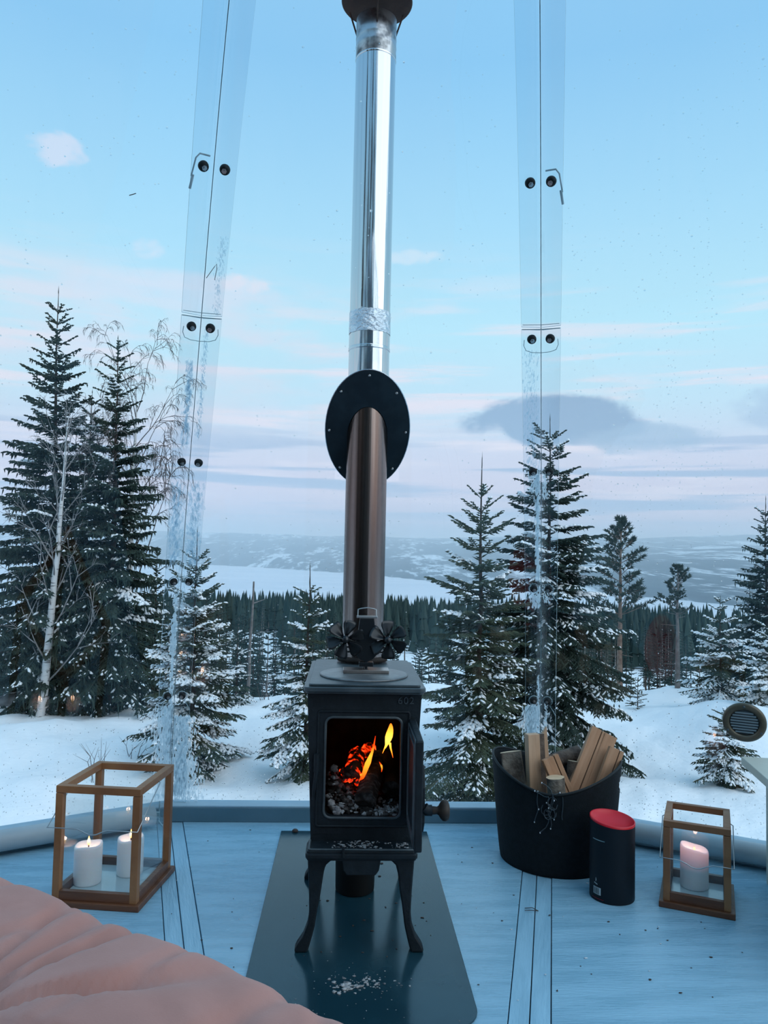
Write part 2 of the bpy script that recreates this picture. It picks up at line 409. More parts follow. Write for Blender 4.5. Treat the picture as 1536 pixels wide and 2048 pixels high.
# ------------------------------------------------------------------ ground, lake, haze
K = 1.4
ZG = 1.01 - 2.69 * K
def vnoise(x, y, seed=0):
    x = np.asarray(x, float); y = np.asarray(y, float)
    xi = np.floor(x).astype(np.int64); yi = np.floor(y).astype(np.int64); fx = x - xi; fy = y - yi
    fx = fx * fx * (3 - 2 * fx); fy = fy * fy * (3 - 2 * fy)
    def h(a, b):
        n = (a * 374761393 + b * 668265263 + seed * 974711) & 0x7fffffff
        n = ((n ^ (n >> 13)) * 1274126177) & 0x7fffffff
        return ((n ^ (n >> 16)) & 0xffff) / 65535.0
    return (h(xi, yi) * (1 - fx) + h(xi + 1, yi) * fx) * (1 - fy) + (h(xi, yi + 1) * (1 - fx) + h(xi + 1, yi + 1) * fx) * fy
def fbm(x, y, seed=0, o=4):
    s = 0; a = .5; t = 0
    for i in range(o):
        s = s + a * vnoise(x * 2 ** i, y * 2 ** i, seed + i * 17); t += a; a *= .5
    return s / t
def ground_z(x, y):
    x = np.asarray(x, float); y = np.asarray(y, float)
    ex = x - CAM.x; ey = y - CAM.y; d = np.hypot(ex, ey); a = np.degrees(np.arctan2(ex, ey))
    re = K * np.interp(a, [-180, -60, -25, -15, 0, 21, 27, 60, 180], [60, 24, 14.9, 14.2, 15.3, 16.9, 17.4, 24, 60])
    e = np.maximum(d - re, 0)
    front = np.clip((95 - np.abs(a)) / 25, 0, 1)
    z = ZG + .45 * (fbm(x * .4, y * .4, 3) - .5) + .22 * (fbm(x * 1.5, y * 1.5, 5) - .5)
    for ba, bd, bw, bh in ((28.6, 17.5, 1.6, .75), (26.0, 19.5, 1.2, .4), (-15.5, 15.2, 1.0, .22), (-6.0, 16.0, .8, .26), (20.5, 13.4, .8, .16), (-21.5, 16.5, 1.2, .3), (13.0, 18.5, 1.2, .2)):
        z = z + bh * np.exp(-((ex - bd * math.sin(rad(ba))) ** 2 + (ey - bd * math.cos(rad(ba))) ** 2) / bw ** 2)
    z = z - np.where(d < 6, (6 - np.minimum(d, 6)) * .05, 0)
    z = z - front * (9 * (1 - np.exp(-e / 14)) + .055 * e + np.minimum(np.maximum(e - 290, 0) * .14, 120)) + np.clip(e / 40, 0, 1) * 5 * (fbm(x * .02, y * .02, 9) - .5)
    z = np.maximum(z, -104)
    rs = np.interp(a, [-90, -30, -9.7, -3.5, 6.8, 21.7, 26.5, 60, 90], [9000, 7200, 5150, 4200, 2790, 2140, 1920, 1500, 1400])
    top = 9500 * np.interp(a, [-30, -10, 7.5, 14, 21, 28, 60], [.021, .0205, .0185, .0235, .026, .0275, .027])
    t = np.clip((d - rs) / (9500 - rs), 0, 1)
    far = -104 + np.minimum(np.maximum(d - rs, 0) / 60, 1) * 8 + (top + 100) * t ** .85 + 170 * np.clip(t * 3, 0, 1) * (fbm(x / 1500, y / 1700, 21) - .5) + 14 * np.clip(t * 9, 0, 1) * (fbm(x / 260, y / 260, 31) - .5)
    far = far - np.maximum(d - 9800, 0) * .03
    z = np.where((d > rs) & (front > 0), far * front + z * (1 - front), z)
    return z
def gz(x, y): return float(ground_z(np.array([x]), np.array([y]))[0])
def at(a, d):
    x = CAM.x + d * math.sin(rad(a)); y = CAM.y + d * math.cos(rad(a))
    return Vector((x, y, gz(x, y)))

azs = np.radians(np.concatenate([np.arange(-36, 36, .24), np.arange(36, 324, 6)]))
rs_ = np.concatenate([np.linspace(.5, 5, 6), np.linspace(5.4, 27, 90), 27 * np.exp(np.linspace(.03, math.log(13000 / 27), 150))])
A, R = np.meshgrid(azs, rs_); gx = CAM.x + R * np.sin(A); gy = CAM.y + R * np.cos(A); gzz = ground_z(gx, gy)
na = len(azs); nr = len(rs_)
ii = np.arange(na * (nr - 1)); i0 = ii; i1 = (ii // na) * na + (ii % na + 1) % na
F = np.stack([i0, i0 + na, i1 + na, i1], 1)
def ground_mat():
    m = D.materials.new('snow_and_forest_land'); m.use_nodes = True; t = NT(m.node_tree); b = t.n['Principled BSDF']
    ge = t.new('ShaderNodeNewGeometry'); pos = ge.outputs['Position']
    ds = t.new('ShaderNodeVectorMath', operation='LENGTH'); t.l.new(pos, ds.inputs[0]); dist = ds.outputs['Value']
    mp = t.new('ShaderNodeMapping'); t.l.new(pos, mp.inputs[0]); mp.inputs['Scale'].default_value = (1, .2, 0)
    n1 = t.noise(mp.outputs[0], .0034, 7, .66, .3); n2 = t.noise(mp.outputs[0], .021, 5, .65)
    n3 = t.noise(pos, .35, 5, .6)
    fields = t.smooth(t.math('ADD', n1, t.math('MULTIPLY', t.math('SUBTRACT', n2, .5), .6)), .52, .62)
    farcol = t.mix(fields, c4((.030, .060, .075)), c4((.80, .84, .88)))
    farcol = t.mix(t.smooth(n2, .3, .7, 0, .35), farcol, c4((.10, .15, .18)))
    near = t.mix(t.math('MULTIPLY', t.smooth(n3, .62, .72), t.smooth(dist, 24, 40)), c4((.90, .92, .935)), c4((.10, .11, .10)))
    t.put(b, 'Base Color', t.mix(t.smooth(dist, 600, 1300), near, farcol))
    b.inputs['Roughness'].default_value = .8; b.inputs['Specular IOR Level'].default_value = .2
    bn = t.noise(pos, 5, 5, .6); bp = t.new('ShaderNodeBump'); bp.inputs['Distance'].default_value = .05; bp.inputs['Strength'].default_value = .5
    t.l.new(bn, bp.inputs['Height']); t.l.new(bp.outputs[0], b.inputs['Normal'])
    return m
me = nmesh('ground', np.stack([gx.ravel(), gy.ravel(), gzz.ravel()], 1), F, ground_mat(), smooth=True)
struct(link('ground', me))
g = G(); g.add([(-9000, 600, -100), (9000, 600, -100), (9000, 9000, -100), (-9000, 9000, -100)], [(0, 1, 2, 3)])
struct(g.obj('lake', M_lake))
g = G(); g.box((0, 7750, 110), (24000, 14500, 430))
hm = D.materials.new('valley_haze'); hm.use_nodes = True; t = NT(hm.node_tree); t.n.clear()
vs = t.new('ShaderNodeVolumeScatter'); vs.inputs['Color'].default_value = (.86, .92, .97, 1); vs.inputs['Density'].default_value = 1 / 5000; vs.inputs['Anisotropy'].default_value = 0.0
o = t.new('ShaderNodeOutputMaterial'); t.l.new(vs.outputs[0], o.inputs['Volume'])
tag(g.obj('haze', hm, kind='stuff'), 'pale winter haze hanging over the lake valley', 'haze')

# ------------------------------------------------------------------ deck floor: twelve wedges with battens along each seam
floor = D.objects.new('floor', None); COL.objects.link(floor); struct(floor)
RC = 2.735
for k in range(12):
    a0 = rad(30 * k - 15); a1 = rad(30 * k + 15)
    def off(a, r, s):     # point at radius r along seam a, moved s metres across
        return (math.sin(a) * r + math.cos(a) * s, math.cos(a) * r - math.sin(a) * s)
    w_ = .047; g = G()
    P = [off(a0, RC, w_), off(a1, RC, -w_), off(a1, .18, -w_), off(a0, .18, w_)]
    poly = [P[3], P[2], P[1], P[0]]
    g.prism(poly, -.03, 0)
    g.obj('floor_panel', M_floor, floor, bevel=.0012, seg=1)
    for s in (-1, 1):
        g = G(); c = .023 * s
        Mx = Matrix.Rotation(-a0, 4, 'Z')
        g.box((c, (RC + .05) / 2 + .05, -.0158), (.0435, RC - .15, .0284), 0)
        g.obj('batten', M_slat, floor, rot=(0, 0, -a0), bevel=.001, seg=1)
g = G(); g.prism([(math.sin(rad(30 * k + 15)) * (RC + .02), math.cos(rad(30 * k + 15)) * (RC + .02)) for k in range(12)][::-1], -.12, -.031)
g.obj('deck_base', M_gap, floor)
# skirting ledge, one straight piece per facet
RI = 2.5775
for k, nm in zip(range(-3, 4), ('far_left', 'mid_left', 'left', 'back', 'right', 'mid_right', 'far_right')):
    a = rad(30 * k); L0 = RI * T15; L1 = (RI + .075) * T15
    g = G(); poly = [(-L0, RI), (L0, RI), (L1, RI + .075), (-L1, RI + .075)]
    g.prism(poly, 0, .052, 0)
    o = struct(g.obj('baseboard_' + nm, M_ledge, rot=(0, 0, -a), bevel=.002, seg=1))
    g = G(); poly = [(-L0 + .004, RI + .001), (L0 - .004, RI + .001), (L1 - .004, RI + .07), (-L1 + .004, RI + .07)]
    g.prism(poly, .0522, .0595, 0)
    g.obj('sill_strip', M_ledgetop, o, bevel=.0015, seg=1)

# ------------------------------------------------------------------ dome panels
rng = random.Random(5)
NX = 22
zs_p = [z for z in PRz]
PIPE = (-.004, 2.065)
def panel(k, name, m):
    g = G(); rows = []
    for layer, off in ((0, 0.0), (1, .005)):
        for z in zs_p:
            h = max(half(z) - .0016, .001)
            for i in range(NX + 1): g.v.append(tuple(facet(k, -h + 2 * h * i / NX, z, off)))
    n = len(zs_p); W = NX + 1
    def keep(j, i):
        if k != 0: return True
        for jj in (j, j + 1):
            for q in (i, i + 1):
                v = g.v[jj * W + q]
                if math.hypot(v[0] - PIPE[0], v[1] - PIPE[1]) < .092 and 1.1 < v[2] < 1.7: return False
        return True
    for j in range(n - 1):
        for i in range(NX):
            if not keep(j, i): continue
            a = j * W + i
            g.f.append((a, a + 1, a + W + 1, a + W)); g.mi.append(0)
            b = a + n * W
            g.f.append((b, b + W, b + W + 1, b + 1)); g.mi.append(0)
    for j in range(n - 1):
        for i in (0, NX):
            a = j * W + i; b = a + n * W
            g.f.append((a, b, b + W, a + W)); g.mi.append(0)
    g.sm = [x == 0 for x in g.mi]
    return struct(g.obj(name, [m, M_edge]))
windows = {}
for i, k in enumerate(range(-4, 5)): windows[k] = panel(k, 'window_%d' % (i + 1), M_glass)
# closed canvas half of the dome, behind the viewer
wb = D.objects.new('wall_back', None); COL.objects.link(wb); struct(wb)
for k in range(5, 8):
    g = G()
    for z in zs_p:
        h = half(z)
        for u in (-h, h): g.v.append(tuple(facet(k, u, z)))
    for j in range(len(zs_p) - 1): g.f.append((2 * j, 2 * j + 1, 2 * j + 3, 2 * j + 2)); g.mi.append(0); g.sm.append(True)
    g.obj('canvas_panel', M_canvas, wb, solid=.012)

# ------------------------------------------------------------------ clear joint strips with bolts
BOLTZ = [.47, .90, 1.295, 1.653, 1.983]
BREAK = 1.677
def wing(k, side, z0, z1, name, parent, r=0.0):
    g = G(); n = max(2, int((z1 - z0) / .05)); rows = []
    for j in range(n + 1):
        z = z0 + (z1 - z0) * j / n
        h = half(z); e = max(h - .0595, .001)
        if r and j == 0: e = h - .05
        if h < .07: break
        rows.append([facet(k, side * (h - .0035), z, -.005), facet(k, side * e, z, -.005), facet(k, side * e, z, -.0085), facet(k, side * (h - .0045), z, -.0085)])
    for q in rows: g.v += [tuple(p) for p in q]
    for j in range(len(rows) - 1):
        a = 4 * j
        for i, m in ((0, 0), (1, 1), (2, 0), (3, 0)):
            b = (i + 1) % 4
            g.f.append((a + i, a + b, a + 4 + b, a + 4 + i)); g.mi.append(m); g.sm.append(False)
    g.f.append((0, 1, 2, 3)); g.mi.append(1); g.sm.append(False)
    e = 4 * (len(rows) - 1); g.f.append((e, e + 3, e + 2, e + 1)); g.mi.append(1); g.sm.append(False)
    return g.obj(name, [M_strip, M_edge2], parent)
def bolt_mesh():
    g = G(); g.lathe([(0, 0), (.0135, 0), (.0135, .004), (.0125, .009), (.0095, .0125), (0, .0125)], 20)
    h = G(); h.lathe([(0, .0125), (.0068, .0125), (.0068, .0175), (0, .0175)], 6, smooth=False); h.tube([(0, 0, .0175), (0, 0, .022)], .0034, 10)
    return g, h
_bolt_me = _nut_me = None
for i, k in enumerate(range(-3, 3)):
    tr = D.objects.new('trim_%d' % (i + 1), None); COL.objects.link(tr); struct(tr)
    for kk, side in ((k, 1), (k + 1, -1)):
        wing(kk, side, .06, BREAK - .003, 'clear_strip', tr)
        wing(kk, side, BREAK + .003, 2.5, 'clear_strip', tr)
        for z in BOLTZ:
            p = facet(kk, side * (half(z) - .030), z, -.0095); nrm = -fnorm(kk, z)
            q = nrm.to_track_quat('Z', 'Y')
            if _bolt_me is None:
                a, b = bolt_mesh()
                o = a.obj('bolt', M_rubber, tr); n_ = b.obj('nut', M_nut, o); _bolt_me, _nut_me = o.data, n_.data
            else:
                o = link('bolt', _bolt_me, tr); n_ = link('nut', _nut_me, o)
            o.location = p; o.rotation_mode = 'QUATERNION'; o.rotation_quaternion = q
    g = G(); a_ = rad(30 * k + 15)
    g.tube([(math.sin(a_) * (prof(z)[0] - .004), math.cos(a_) * (prof(z)[0] - .004), z) for z in np.linspace(.06, 2.58, 60)], .0013, 6)
    g.obj('seam_gasket', M_edge, tr)
    # thin joint plate at the break of the strips, and hooks on the upper pair
    for kk, side in ((k, 1), (k + 1, -1)):
        for dzz in (.0, .011):
            g = G()
            h = half(BREAK); g.tube([facet(kk, side * (h - .001), BREAK + dzz, -.0105), facet(kk, side * (h - .058), BREAK + dzz - .002, -.0105)], .0013 if dzz == 0 else .0008, 6)
            g.obj('joint_line', M_edge, tr)
        g = G(); z = 1.62; h = half(z)
        g.tube([facet(kk, side * (h - .002), z + .0, -.0105), facet(kk, side * (h - .030), z, -.0105), facet(kk, side * (h - .048), z + .004, -.0105), facet(kk, side * (h - .057), z + .016, -.0105), facet(kk, side * (h - .058), z + .03, -.0105)], .0009, 5)
        g.obj('joint_line', M_edge, tr)
    outer = (k, 1) if k < 0 else (k + 1, -1)
    kk, side = outer; z = BOLTZ[-1]; h = half(z); g = G(); hw = .008
    pts = [facet(kk, side * (h - .022), z + .022, -.018), facet(kk, side * (h - .048), z + .021, -.018), facet(kk, side * (h - .055), z + .012, -.018), facet(kk, side * (h - .055), z - .022, -.018)]
    g.tube(pts, .0022, 6); g.obj('clear_hook', M_edge2, tr)
    g = G(); g.tube([facet(kk, side * (h - .052), z - .018, -.02), facet(kk, side * (h - .052), z - .044, -.022)], .0035, 6); g.obj('hook_tab', M_edge2, tr)
    for z in (.47, .90):
        for kk, side in ((k, 1), (k + 1, -1)):
            h = half(z); c = h - .030; g = G(); pts = []
            for j in range(11):
                t_ = rad(200 - 27 * j); pts.append(facet(kk, side * (c + .0175 * math.cos(t_) * -1), z + .0175 * math.sin(t_), -.011))
            pts.append(facet(kk, side * (c - .02), z - .04, -.011)); pts.append(facet(kk, side * (c - .027), z - .055, -.011))
            g.tube(pts, .0014, 6); g.obj('retaining_loop', M_edge2, tr)

# ------------------------------------------------------------------ water drops and ice on the panels (too many to count)
def drops(k, spots, name='water_drops'):
    V = []; F = []; nn = 7
    for (u, z, r, st) in spots:
        nrm = -fnorm(k, z); tu = Vector((math.cos(rad(30 * k)), -math.sin(rad(30 * k)), 0)); tv = nrm.cross(tu)
        p = facet(k, u, z, -.0004); o = len(V)
        for rr, hh in ((1.0, 0), (.75, .45)):
            for j in range(nn):
                t_ = 2 * math.pi * j / nn
                V.append(p + tu * (r * rr * math.cos(t_)) + tv * (r * rr * st * math.sin(t_)) + nrm * (r * hh))
        V.append(p + nrm * r * .62)
        for j in range(nn):
            q = (j + 1) % nn
            F += [(o + j, o + q, o + nn + q), (o + j, o + nn + q, o + nn + j), (o + nn + j, o + nn + q, o + 2 * nn)]
    me = nmesh(name, [tuple(v) for v in V], F, M_drop, smooth=True)
    return link(name, me, windows[k], kind='stuff', label='clear water drops scattered over the panel')
for k in (-1, 0, 1):
    S = []
    rr = np.random.RandomState(40 + k)
    cl = [(rr.uniform(-.55, .55), rr.uniform(.9, 2.2)) for _ in range(26)]
    for _ in range(560 if k != 1 else 900):
        if rr.rand() < .45:
            c = cl[rr.randint(len(cl))]; u, z = c[0] + rr.normal(0, .05), c[1] + rr.normal(0, .06)
        else: z = rr.uniform(.35, 2.3); u = rr.uniform(-1, 1) * half(z)
        if z < .1 or z > 2.45 or abs(u) > half(z) - .065: continue
        S.append((u, z, rr.choice([.0012, .0017, .0023, .0031], p=[.45, .3, .17, .08]), rr.uniform(.7, 1.2)))
    if k == 1:                        # runs of drops trailing down the panel
        for _ in range(16):
            u0 = rr.uniform(-.5, .1)
            for z in np.arange(rr.uniform(1.0, 1.3), rr.uniform(1.5, 2.1), .018):
                if rr.rand() < .6 and abs(u0) < half(z) - .07: S.append((u0 + rr.normal(0, .003), z, rr.uniform(.0011, .0022), 1.0))
    for _ in range(900):              # dense fine droplets low on the panel
        z = .07 + abs(rr.normal(0, .22)); u = rr.uniform(-1, 1) * (half(z) - .065)
        S.append((u, z, rr.uniform(.0010, .0024), rr.uniform(.7, 1.6)))
    drops(k, S)
def ice(k, side, spots, name, m, inner=.001):
    V = []; F = []; nn = 7
    for (e, z, ru, rz_) in spots:
        h = half(z); u = side * (h - e); nrm = fnorm(k, z); tu = Vector((math.cos(rad(30 * k)), -math.sin(rad(30 * k)), 0)); tv = nrm.cross(tu)
        p = facet(k, u, z, .006); o = len(V)
        ph = rng.uniform(0, 6)
        for rr, hh in ((1.0, 0), (.7, .22)):
            for j in range(nn):
                t_ = 2 * math.pi * j / nn; q = 1 + .3 * math.sin(3 * t_ + ph)
                V.append(p + tu * (ru * rr * q * math.cos(t_)) + tv * (rz_ * rr * q * math.sin(t_)) + nrm * (min(ru, rz_) * hh))
        V.append(p + nrm * min(ru, rz_) * .28)
        for j in range(nn):
            q = (j + 1) % nn
            F += [(o + j, o + q, o + nn + q), (o + j, o + nn + q, o + nn + j), (o + nn + j, o + nn + q, o + 2 * nn)]
    me = nmesh(name, [tuple(v) for v in V], F, m, smooth=True)
    return link(name, me, windows[k], kind='stuff', label='white ice and frost clinging along the panel edge')
def streak(e0, z0, z1, w0, n, jit=.006):
    return [(max(.004, e0 + rng.gauss(0, jit)), z0 + (z1 - z0) * rng.random(), w0 * rng.uniform(.2, .5), w0 * rng.uniform(.5, 1.7)) for _ in range(int(n * 4.0))]
ice(-1, 1, streak(.012, .30, .85, .006, 90, .004) + streak(.02, .08, .42, .008, 260, .022) + streak(.016, .62, .75, .007, 26, .008) + streak(.008, .85, 1.05, .004, 40), 'edge_ice', M_ice)
ice(0, -1, streak(.010, .75, 1.0, .004, 30, .004) + streak(.03, .08, .38, .008, 230, .024) + streak(.045, .06, .22, .008, 90, .03), 'edge_ice', M_ice)
ice(-1, 1, streak(.02, 1.33, 1.56, .008, 60, .006) + streak(.03, .95, 1.22, .009, 70, .012), 'edge_frost', M_ice2)
ice(0, -1, streak(.018, 1.36, 1.65, .005, 60, .004) + streak(.03, .95, 1.22, .009, 70, .012) + streak(.04, 1.68, 1.85, .004, 40, .006), 'edge_frost', M_ice2)
ice(0, 1, streak(.012, .92, 1.28, .006, 110, .004) + streak(.02, .82, .90, .007, 30, .012) + streak(.02, 1.22, 1.29, .006, 26, .012) + streak(.03, .30, .44, .008, 120, .016) + streak(.008, .40, .56, .004, 30, .003), 'edge_ice', M_ice)
ice(1, -1, streak(.01, 1.2, 1.28, .005, 24, .006) + streak(.02, .84, .90, .005, 16, .008) + streak(.018, .34, .46, .004, 24, .004), 'edge_ice', M_ice)
ice(0, 1, streak(.03, 1.30, 1.62, .006, 60, .012), 'edge_frost', M_ice2)
# ------------------------------------------------------------------ hearth plate and stove
hp = [(-.272, 2.486), (.253, 2.479)]
g = G(); P = rrect(.528, 1.16, .075, 8, -.0095, 1.90)
P = [(x, y) if y < 2.2 else ((-.2725 if x < 0 else .2535), 2.482) for x, y in P]
Q = []
for q in P:
    if not Q or (Vector(q) - Vector(Q[-1])).length > 1e-4: Q.append(q)
g.prism(Q[::-1], .0005, .0045)
tag(g.obj('hearth_plate', M_plate, bevel=.0012, seg=2), 'glossy dark steel plate with rounded front corners lying under the stove', 'floor plate')

SX, SY = -.004, 1.90
st = root('wood_stove', 'small black cast iron wood stove with its door open and a fire inside', 'stove', (SX, SY, .005))
XZ = lambda y: Matrix(((1, 0, 0, 0), (0, 0, 1, y), (0, 1, 0, 0), (0, 0, 0, 1)))     # (x, z, depth) -> world axes
dz0 = -.005
body = G()
inner = rrect(.192, .250, .016, 4, 0, .455 + dz0)
outer = []
for sx, sy in ((1, 1), (-1, 1), (-1, -1), (1, -1)):
    for i in range(5):
        if sy > 0: outer.append((sx * (.1495 - .0003 * i), .648 + dz0))
        else: outer.append((sx * (.1315 - .0003 * i), .286 + dz0))
body.frame(outer, inner, -.236, -.216, 0, XZ(0))
for s in (-1, 1):
    poly = [(s * .1315, .286 + dz0), (s * .1495, .648 + dz0), (s * .1375, .648 + dz0), (s * .1195, .286 + dz0)]
    body.prism(poly, -.217, .20, 0, XZ(0))
body.prism([(-.1315, .286 + dz0), (.1315, .286 + dz0), (.1495, .648 + dz0), (-.1495, .648 + dz0)], .188, .204, 0, XZ(0))
body.box((0, -.008, .292 + dz0), (.255, .42, .012)); body.box((0, -.02, .264 + dz0), (.262, .43, .044))
bo = body.obj('body', M_iron, st, bevel=.003)
g = G(); g.box((0, .14, .465 + dz0), (.236, .006, .31)); g.box((-.117, -.03, .465 + dz0), (.006, .345, .31)); g.box((.117, -.03, .465 + dz0), (.006, .345, .31)); g.box((0, -.03, .318 + dz0), (.236, .345, .006)); g.box((0, -.03, .622 + dz0), (.25, .36, .006))
g.obj('firebox_lining', M_soot, st)
def ring(name, w_, h_, r, rad_, y, m, z=.455):
    g = G(); P = rrect(w_, h_, r, 5, 0, z + dz0); P.append(P[0]); g.tube([(a, y, b) for a, b in P], rad_, 6, caps=False)
    return g.obj(name, m, st)
ring('door_surround', .236, .292, .006, .0032, -.2365, M_iron, .452)
ring('opening_bead', .198, .256, .018, .0038, -.2365, M_ironbright)
g = G(); g.prism(rrect(.306, .478, .012, 4, 0, -.0225), .647 + dz0, .652 + dz0); g.prism(rrect(.315, .489, .014, 4, 0, -.0225), .652 + dz0, .664 + dz0)
g.prism(rrect(.290, .462, .010, 4, 0, -.0225), .664 + dz0, .6705 + dz0)
g.obj('top_plate', M_irontop, st, bevel=.003, seg=3)
g = G(); g.lathe([(0, .670), (.122, .670), (.122, .6745), (.117, .6755), (0, .6755)], 56, M=Matrix.Translation((0, -.097, dz0)))
M_cook = mat('worn_cook_plate', (.11, .125, .135), .33, .4, col2=(.19, .205, .215), scale=26, bump=.1, bscale=160)
g.obj('cooking_lid', M_cook, st, label='round cooking lid worn to a pale grey')
g = G(); g.prism(rrect(.274, .078, .008, 4, 0, -.262), .243 + dz0, .268 + dz0)
g.prism(rrect(.280, .090, .010, 4, 0, -.262), .249 + dz0, .262 + dz0)
lip = g.obj('ash_lip', M_iron, st, bevel=.003)
g = G(); P = rrect(.262, .072, .006, 4, 0, -.262); P.append(P[0]); g.tube([(a, b, .270 + dz0) for a, b in P], .0028, 6, caps=False); g.obj('lip_rim', M_ironbright, lip)
g = G(); g.prism([(-.0485, .243), (.0485, .243), (.044, .215), (.036, .203), (-.036, .203), (-.044, .215)], -.300, -.235, 0, XZ(0)); g.box((-.046, -.308, .262), (.007, .004, .028))
g.obj('air_valve', M_iron, st, bevel=.003)
def leg(sx, y, hgt=.243):
    o_ = [(.136, .243), (.134, .212), (.130, .15), (.1285, .10), (.1315, .07), (.142, .040), (.158, .016), (.1625, .006), (.1625, 0)]
    i_ = [(.131, 0), (.126, .014), (.1195, .038), (.1135, .063), (.1085, .10), (.1005, .15), (.094, .20), (.090, .218), (.078, .229), (.058, .2335), (.058, .243)]
    poly = [(sx * a, b + dz0 * (1 if b > .1 else 0)) for a, b in o_ + i_]
    if sx > 0: poly = poly[::-1]
    g = G(); g.prism(poly, y, y + .034, 0, XZ(0))
    return g.obj('leg', M_iron, st, bevel=.004)
for sx in (-1, 1):
    leg(sx, -.268); leg(sx, .165)
g = G(); g.tube([(-.1195, -.242, .485), (-.1195, -.242, .440)], .008, 10); g.tube([(-.1195, -.244, .44), (-.124, -.246, .40), (-.127, -.244, .37)], [.006, .0045, .003], 8)
g.obj('door_catch', M_iron, st)
# raised number
cu = D.curves.new('number', 'FONT'); cu.body = '602'; cu.size = .026; cu.extrude = .0018; cu.align_x = 'CENTER'; cu.align_y = 'CENTER'; cu.space_character = 1.15
cu.materials.append(M_irontop)
tmp = D.objects.new('number_curve', cu); COL.objects.link(tmp); dg = bpy.context.evaluated_depsgraph_get(); nm_ = D.meshes.new_from_object(tmp.evaluated_get(dg)); D.objects.remove(tmp)
no = D.objects.new('number', nm_); COL.objects.link(no); no.parent = st; no.location = (.108, -.237, .627 + dz0); no.rotation_euler = (rad(90), 0, 0); no['label'] = 'raised number cast into the front'
# open door
g = G(); P = [(-.236, .319), (-.236, .581), (-.262, .581), (-.446, .575), (-.449, .571), (-.449, .323), (-.446, .319)]
YZ = Matrix(((0, 0, 1, 0), (1, 0, 0, 0), (0, 1, 0, 0), (0, 0, 0, 1)))
g.prism([(a, b + dz0) for a, b in P], .117, .135, 0, YZ)
door = g.obj('door', M_iron, st, bevel=.003)
g = G(); P = rrect(.170, .215, .012, 5, -.343, .449 + dz0); P.append(P[0]); g.tube([(.1165, a, b) for a, b in P], .0042, 6, caps=False)
P = rrect(.196, .246, .006, 5, -.343, .449 + dz0); P.append(P[0]); g.tube([(.1168, a, b) for a, b in P], .003, 6, caps=False)
g.obj('door_bead', M_ironbright, door)
g = G(); g.prism([(-.425, .375), (-.425, .455), (-.40, .50), (-.385, .50), (-.385, .355), (-.40, .345)], .134, .143, 0, YZ); g.tube([(.141, -.418, .408), (.148, -.418, .402), (.160, -.418, .402)], .013, 12)
g.obj('door_latch', M_iron, door, bevel=.002)
g = G(); g.lathe([(0, 0), (.0095, 0), (.0095, .012), (.0085, .020), (.011, .024), (.018, .028), (.0235, .034), (.0245, .040), (.022, .046), (.014, .049), (0, .0495)], 24, M=along((.152, -.418, .402), (1.152, -.418, .402)))
M_knob = mat('worn_knob', (.022, .018, .016), .5, col2=(.045, .036, .03), scale=40)
g.obj('door_knob', M_knob, door, label='turned brown knob')

# fire: logs, ash, embers, flames
rng = random.Random(11)
def log_mesh(L, r, n=18, seg=6, jit=.06, m_end=1):
    g = G(); rings = []
    pr = [rng.uniform(1 - jit, 1 + jit) for _ in range(n)]
    for i in range(seg + 1):
        z = L * i / seg; rings.append([(r * pr[j] * rng.uniform(.97, 1.03) * math.cos(2 * math.pi * j / n), r * pr[j] * rng.uniform(.97, 1.03) * math.sin(2 * math.pi * j / n), z) for j in range(n)])
    vs = sum(rings, []); g.add(vs, [(i * n + j, i * n + (j + 1) % n, (i + 1) * n + (j + 1) % n, (i + 1) * n + j) for i in range(seg) for j in range(n)], 0, True)
    g.add(rings[0], [tuple(reversed(range(n)))], m_end); g.add(rings[-1], [tuple(range(n))], m_end)
    return g
def place(o, a, b):
    o.matrix_world = along(a, b)
    return o
def fire_log(a, b, r, m, label, name='burning_log'):
    L = (Vector(b) - Vector(a)).length
    o = log_mesh(L, r, jit=.10).obj(name, [m, M_char]); place(o, a, b)
    return tag(o, label, 'log', 'logs burning in the stove')
fire_log((.004, 1.715, .354), (.043, 1.90, .418), .028, M_char, 'charred grey log lying lengthwise at the front of the fire')
fire_log((-.032, 1.80, .392), (-.015, 1.93, .420), .024, M_ember, 'glowing log end behind the ash heap in the stove')
fire_log((.08, 1.80, .36), (.085, 1.97, .40), .026, M_soot, 'black unburnt log against the right wall of the firebox')
fire_log((.012, 1.83, .36), (.02, 1.98, .425), .022, M_ember, 'red hot log glowing beneath the tall flame')
g = G()
for _ in range(460):
    x = rng.uniform(-.095, .1); y = rng.uniform(1.675, 1.86)
    hgt = max(0, .085 * math.exp(-((x + .085) / .055) ** 2) * math.exp(-((y - 1.80) / .09) ** 2)) * rng.uniform(.3, 1.05)
    s = rng.choice([.0025, .0035, .0045, .006, .009]) * (1.25 if x < -.03 else .85)
    g.blob((x, y, .331 + hgt), (s * rng.uniform(.7, 1.5), s * rng.uniform(.6, 1.2), s * rng.uniform(.4, 1.1)), 6, 4, 0 if rng.random() < .5 else 1, .38, rng)
tag(g.obj('ash_bed', [M_ash, M_char], kind='stuff'), 'heap of grey ash and charcoal crumbs inside the stove', 'ash')
g = G()
for _ in range(46):
    x = rng.gauss(-.025, .03); y = rng.uniform(1.75, 1.9); s = rng.uniform(.004, .010)
    g.blob((x, y, .345 + max(0, .045 - abs(x + .04) * .6) + rng.uniform(0, .02)), (s, s, s * .7), 6, 4, 0, .3, rng)
tag(g.obj('embers', M_ember, kind='stuff'), 'red glowing embers between the burning logs', 'embers')
FL = [(0.0, (.45, .015, .0)), (.12, (1, .07, .004)), (.35, (1, .33, .03)), (.6, (1, .42, .05)), (.85, (1, .16, .012)), (1.0, (.5, .02, .004))]
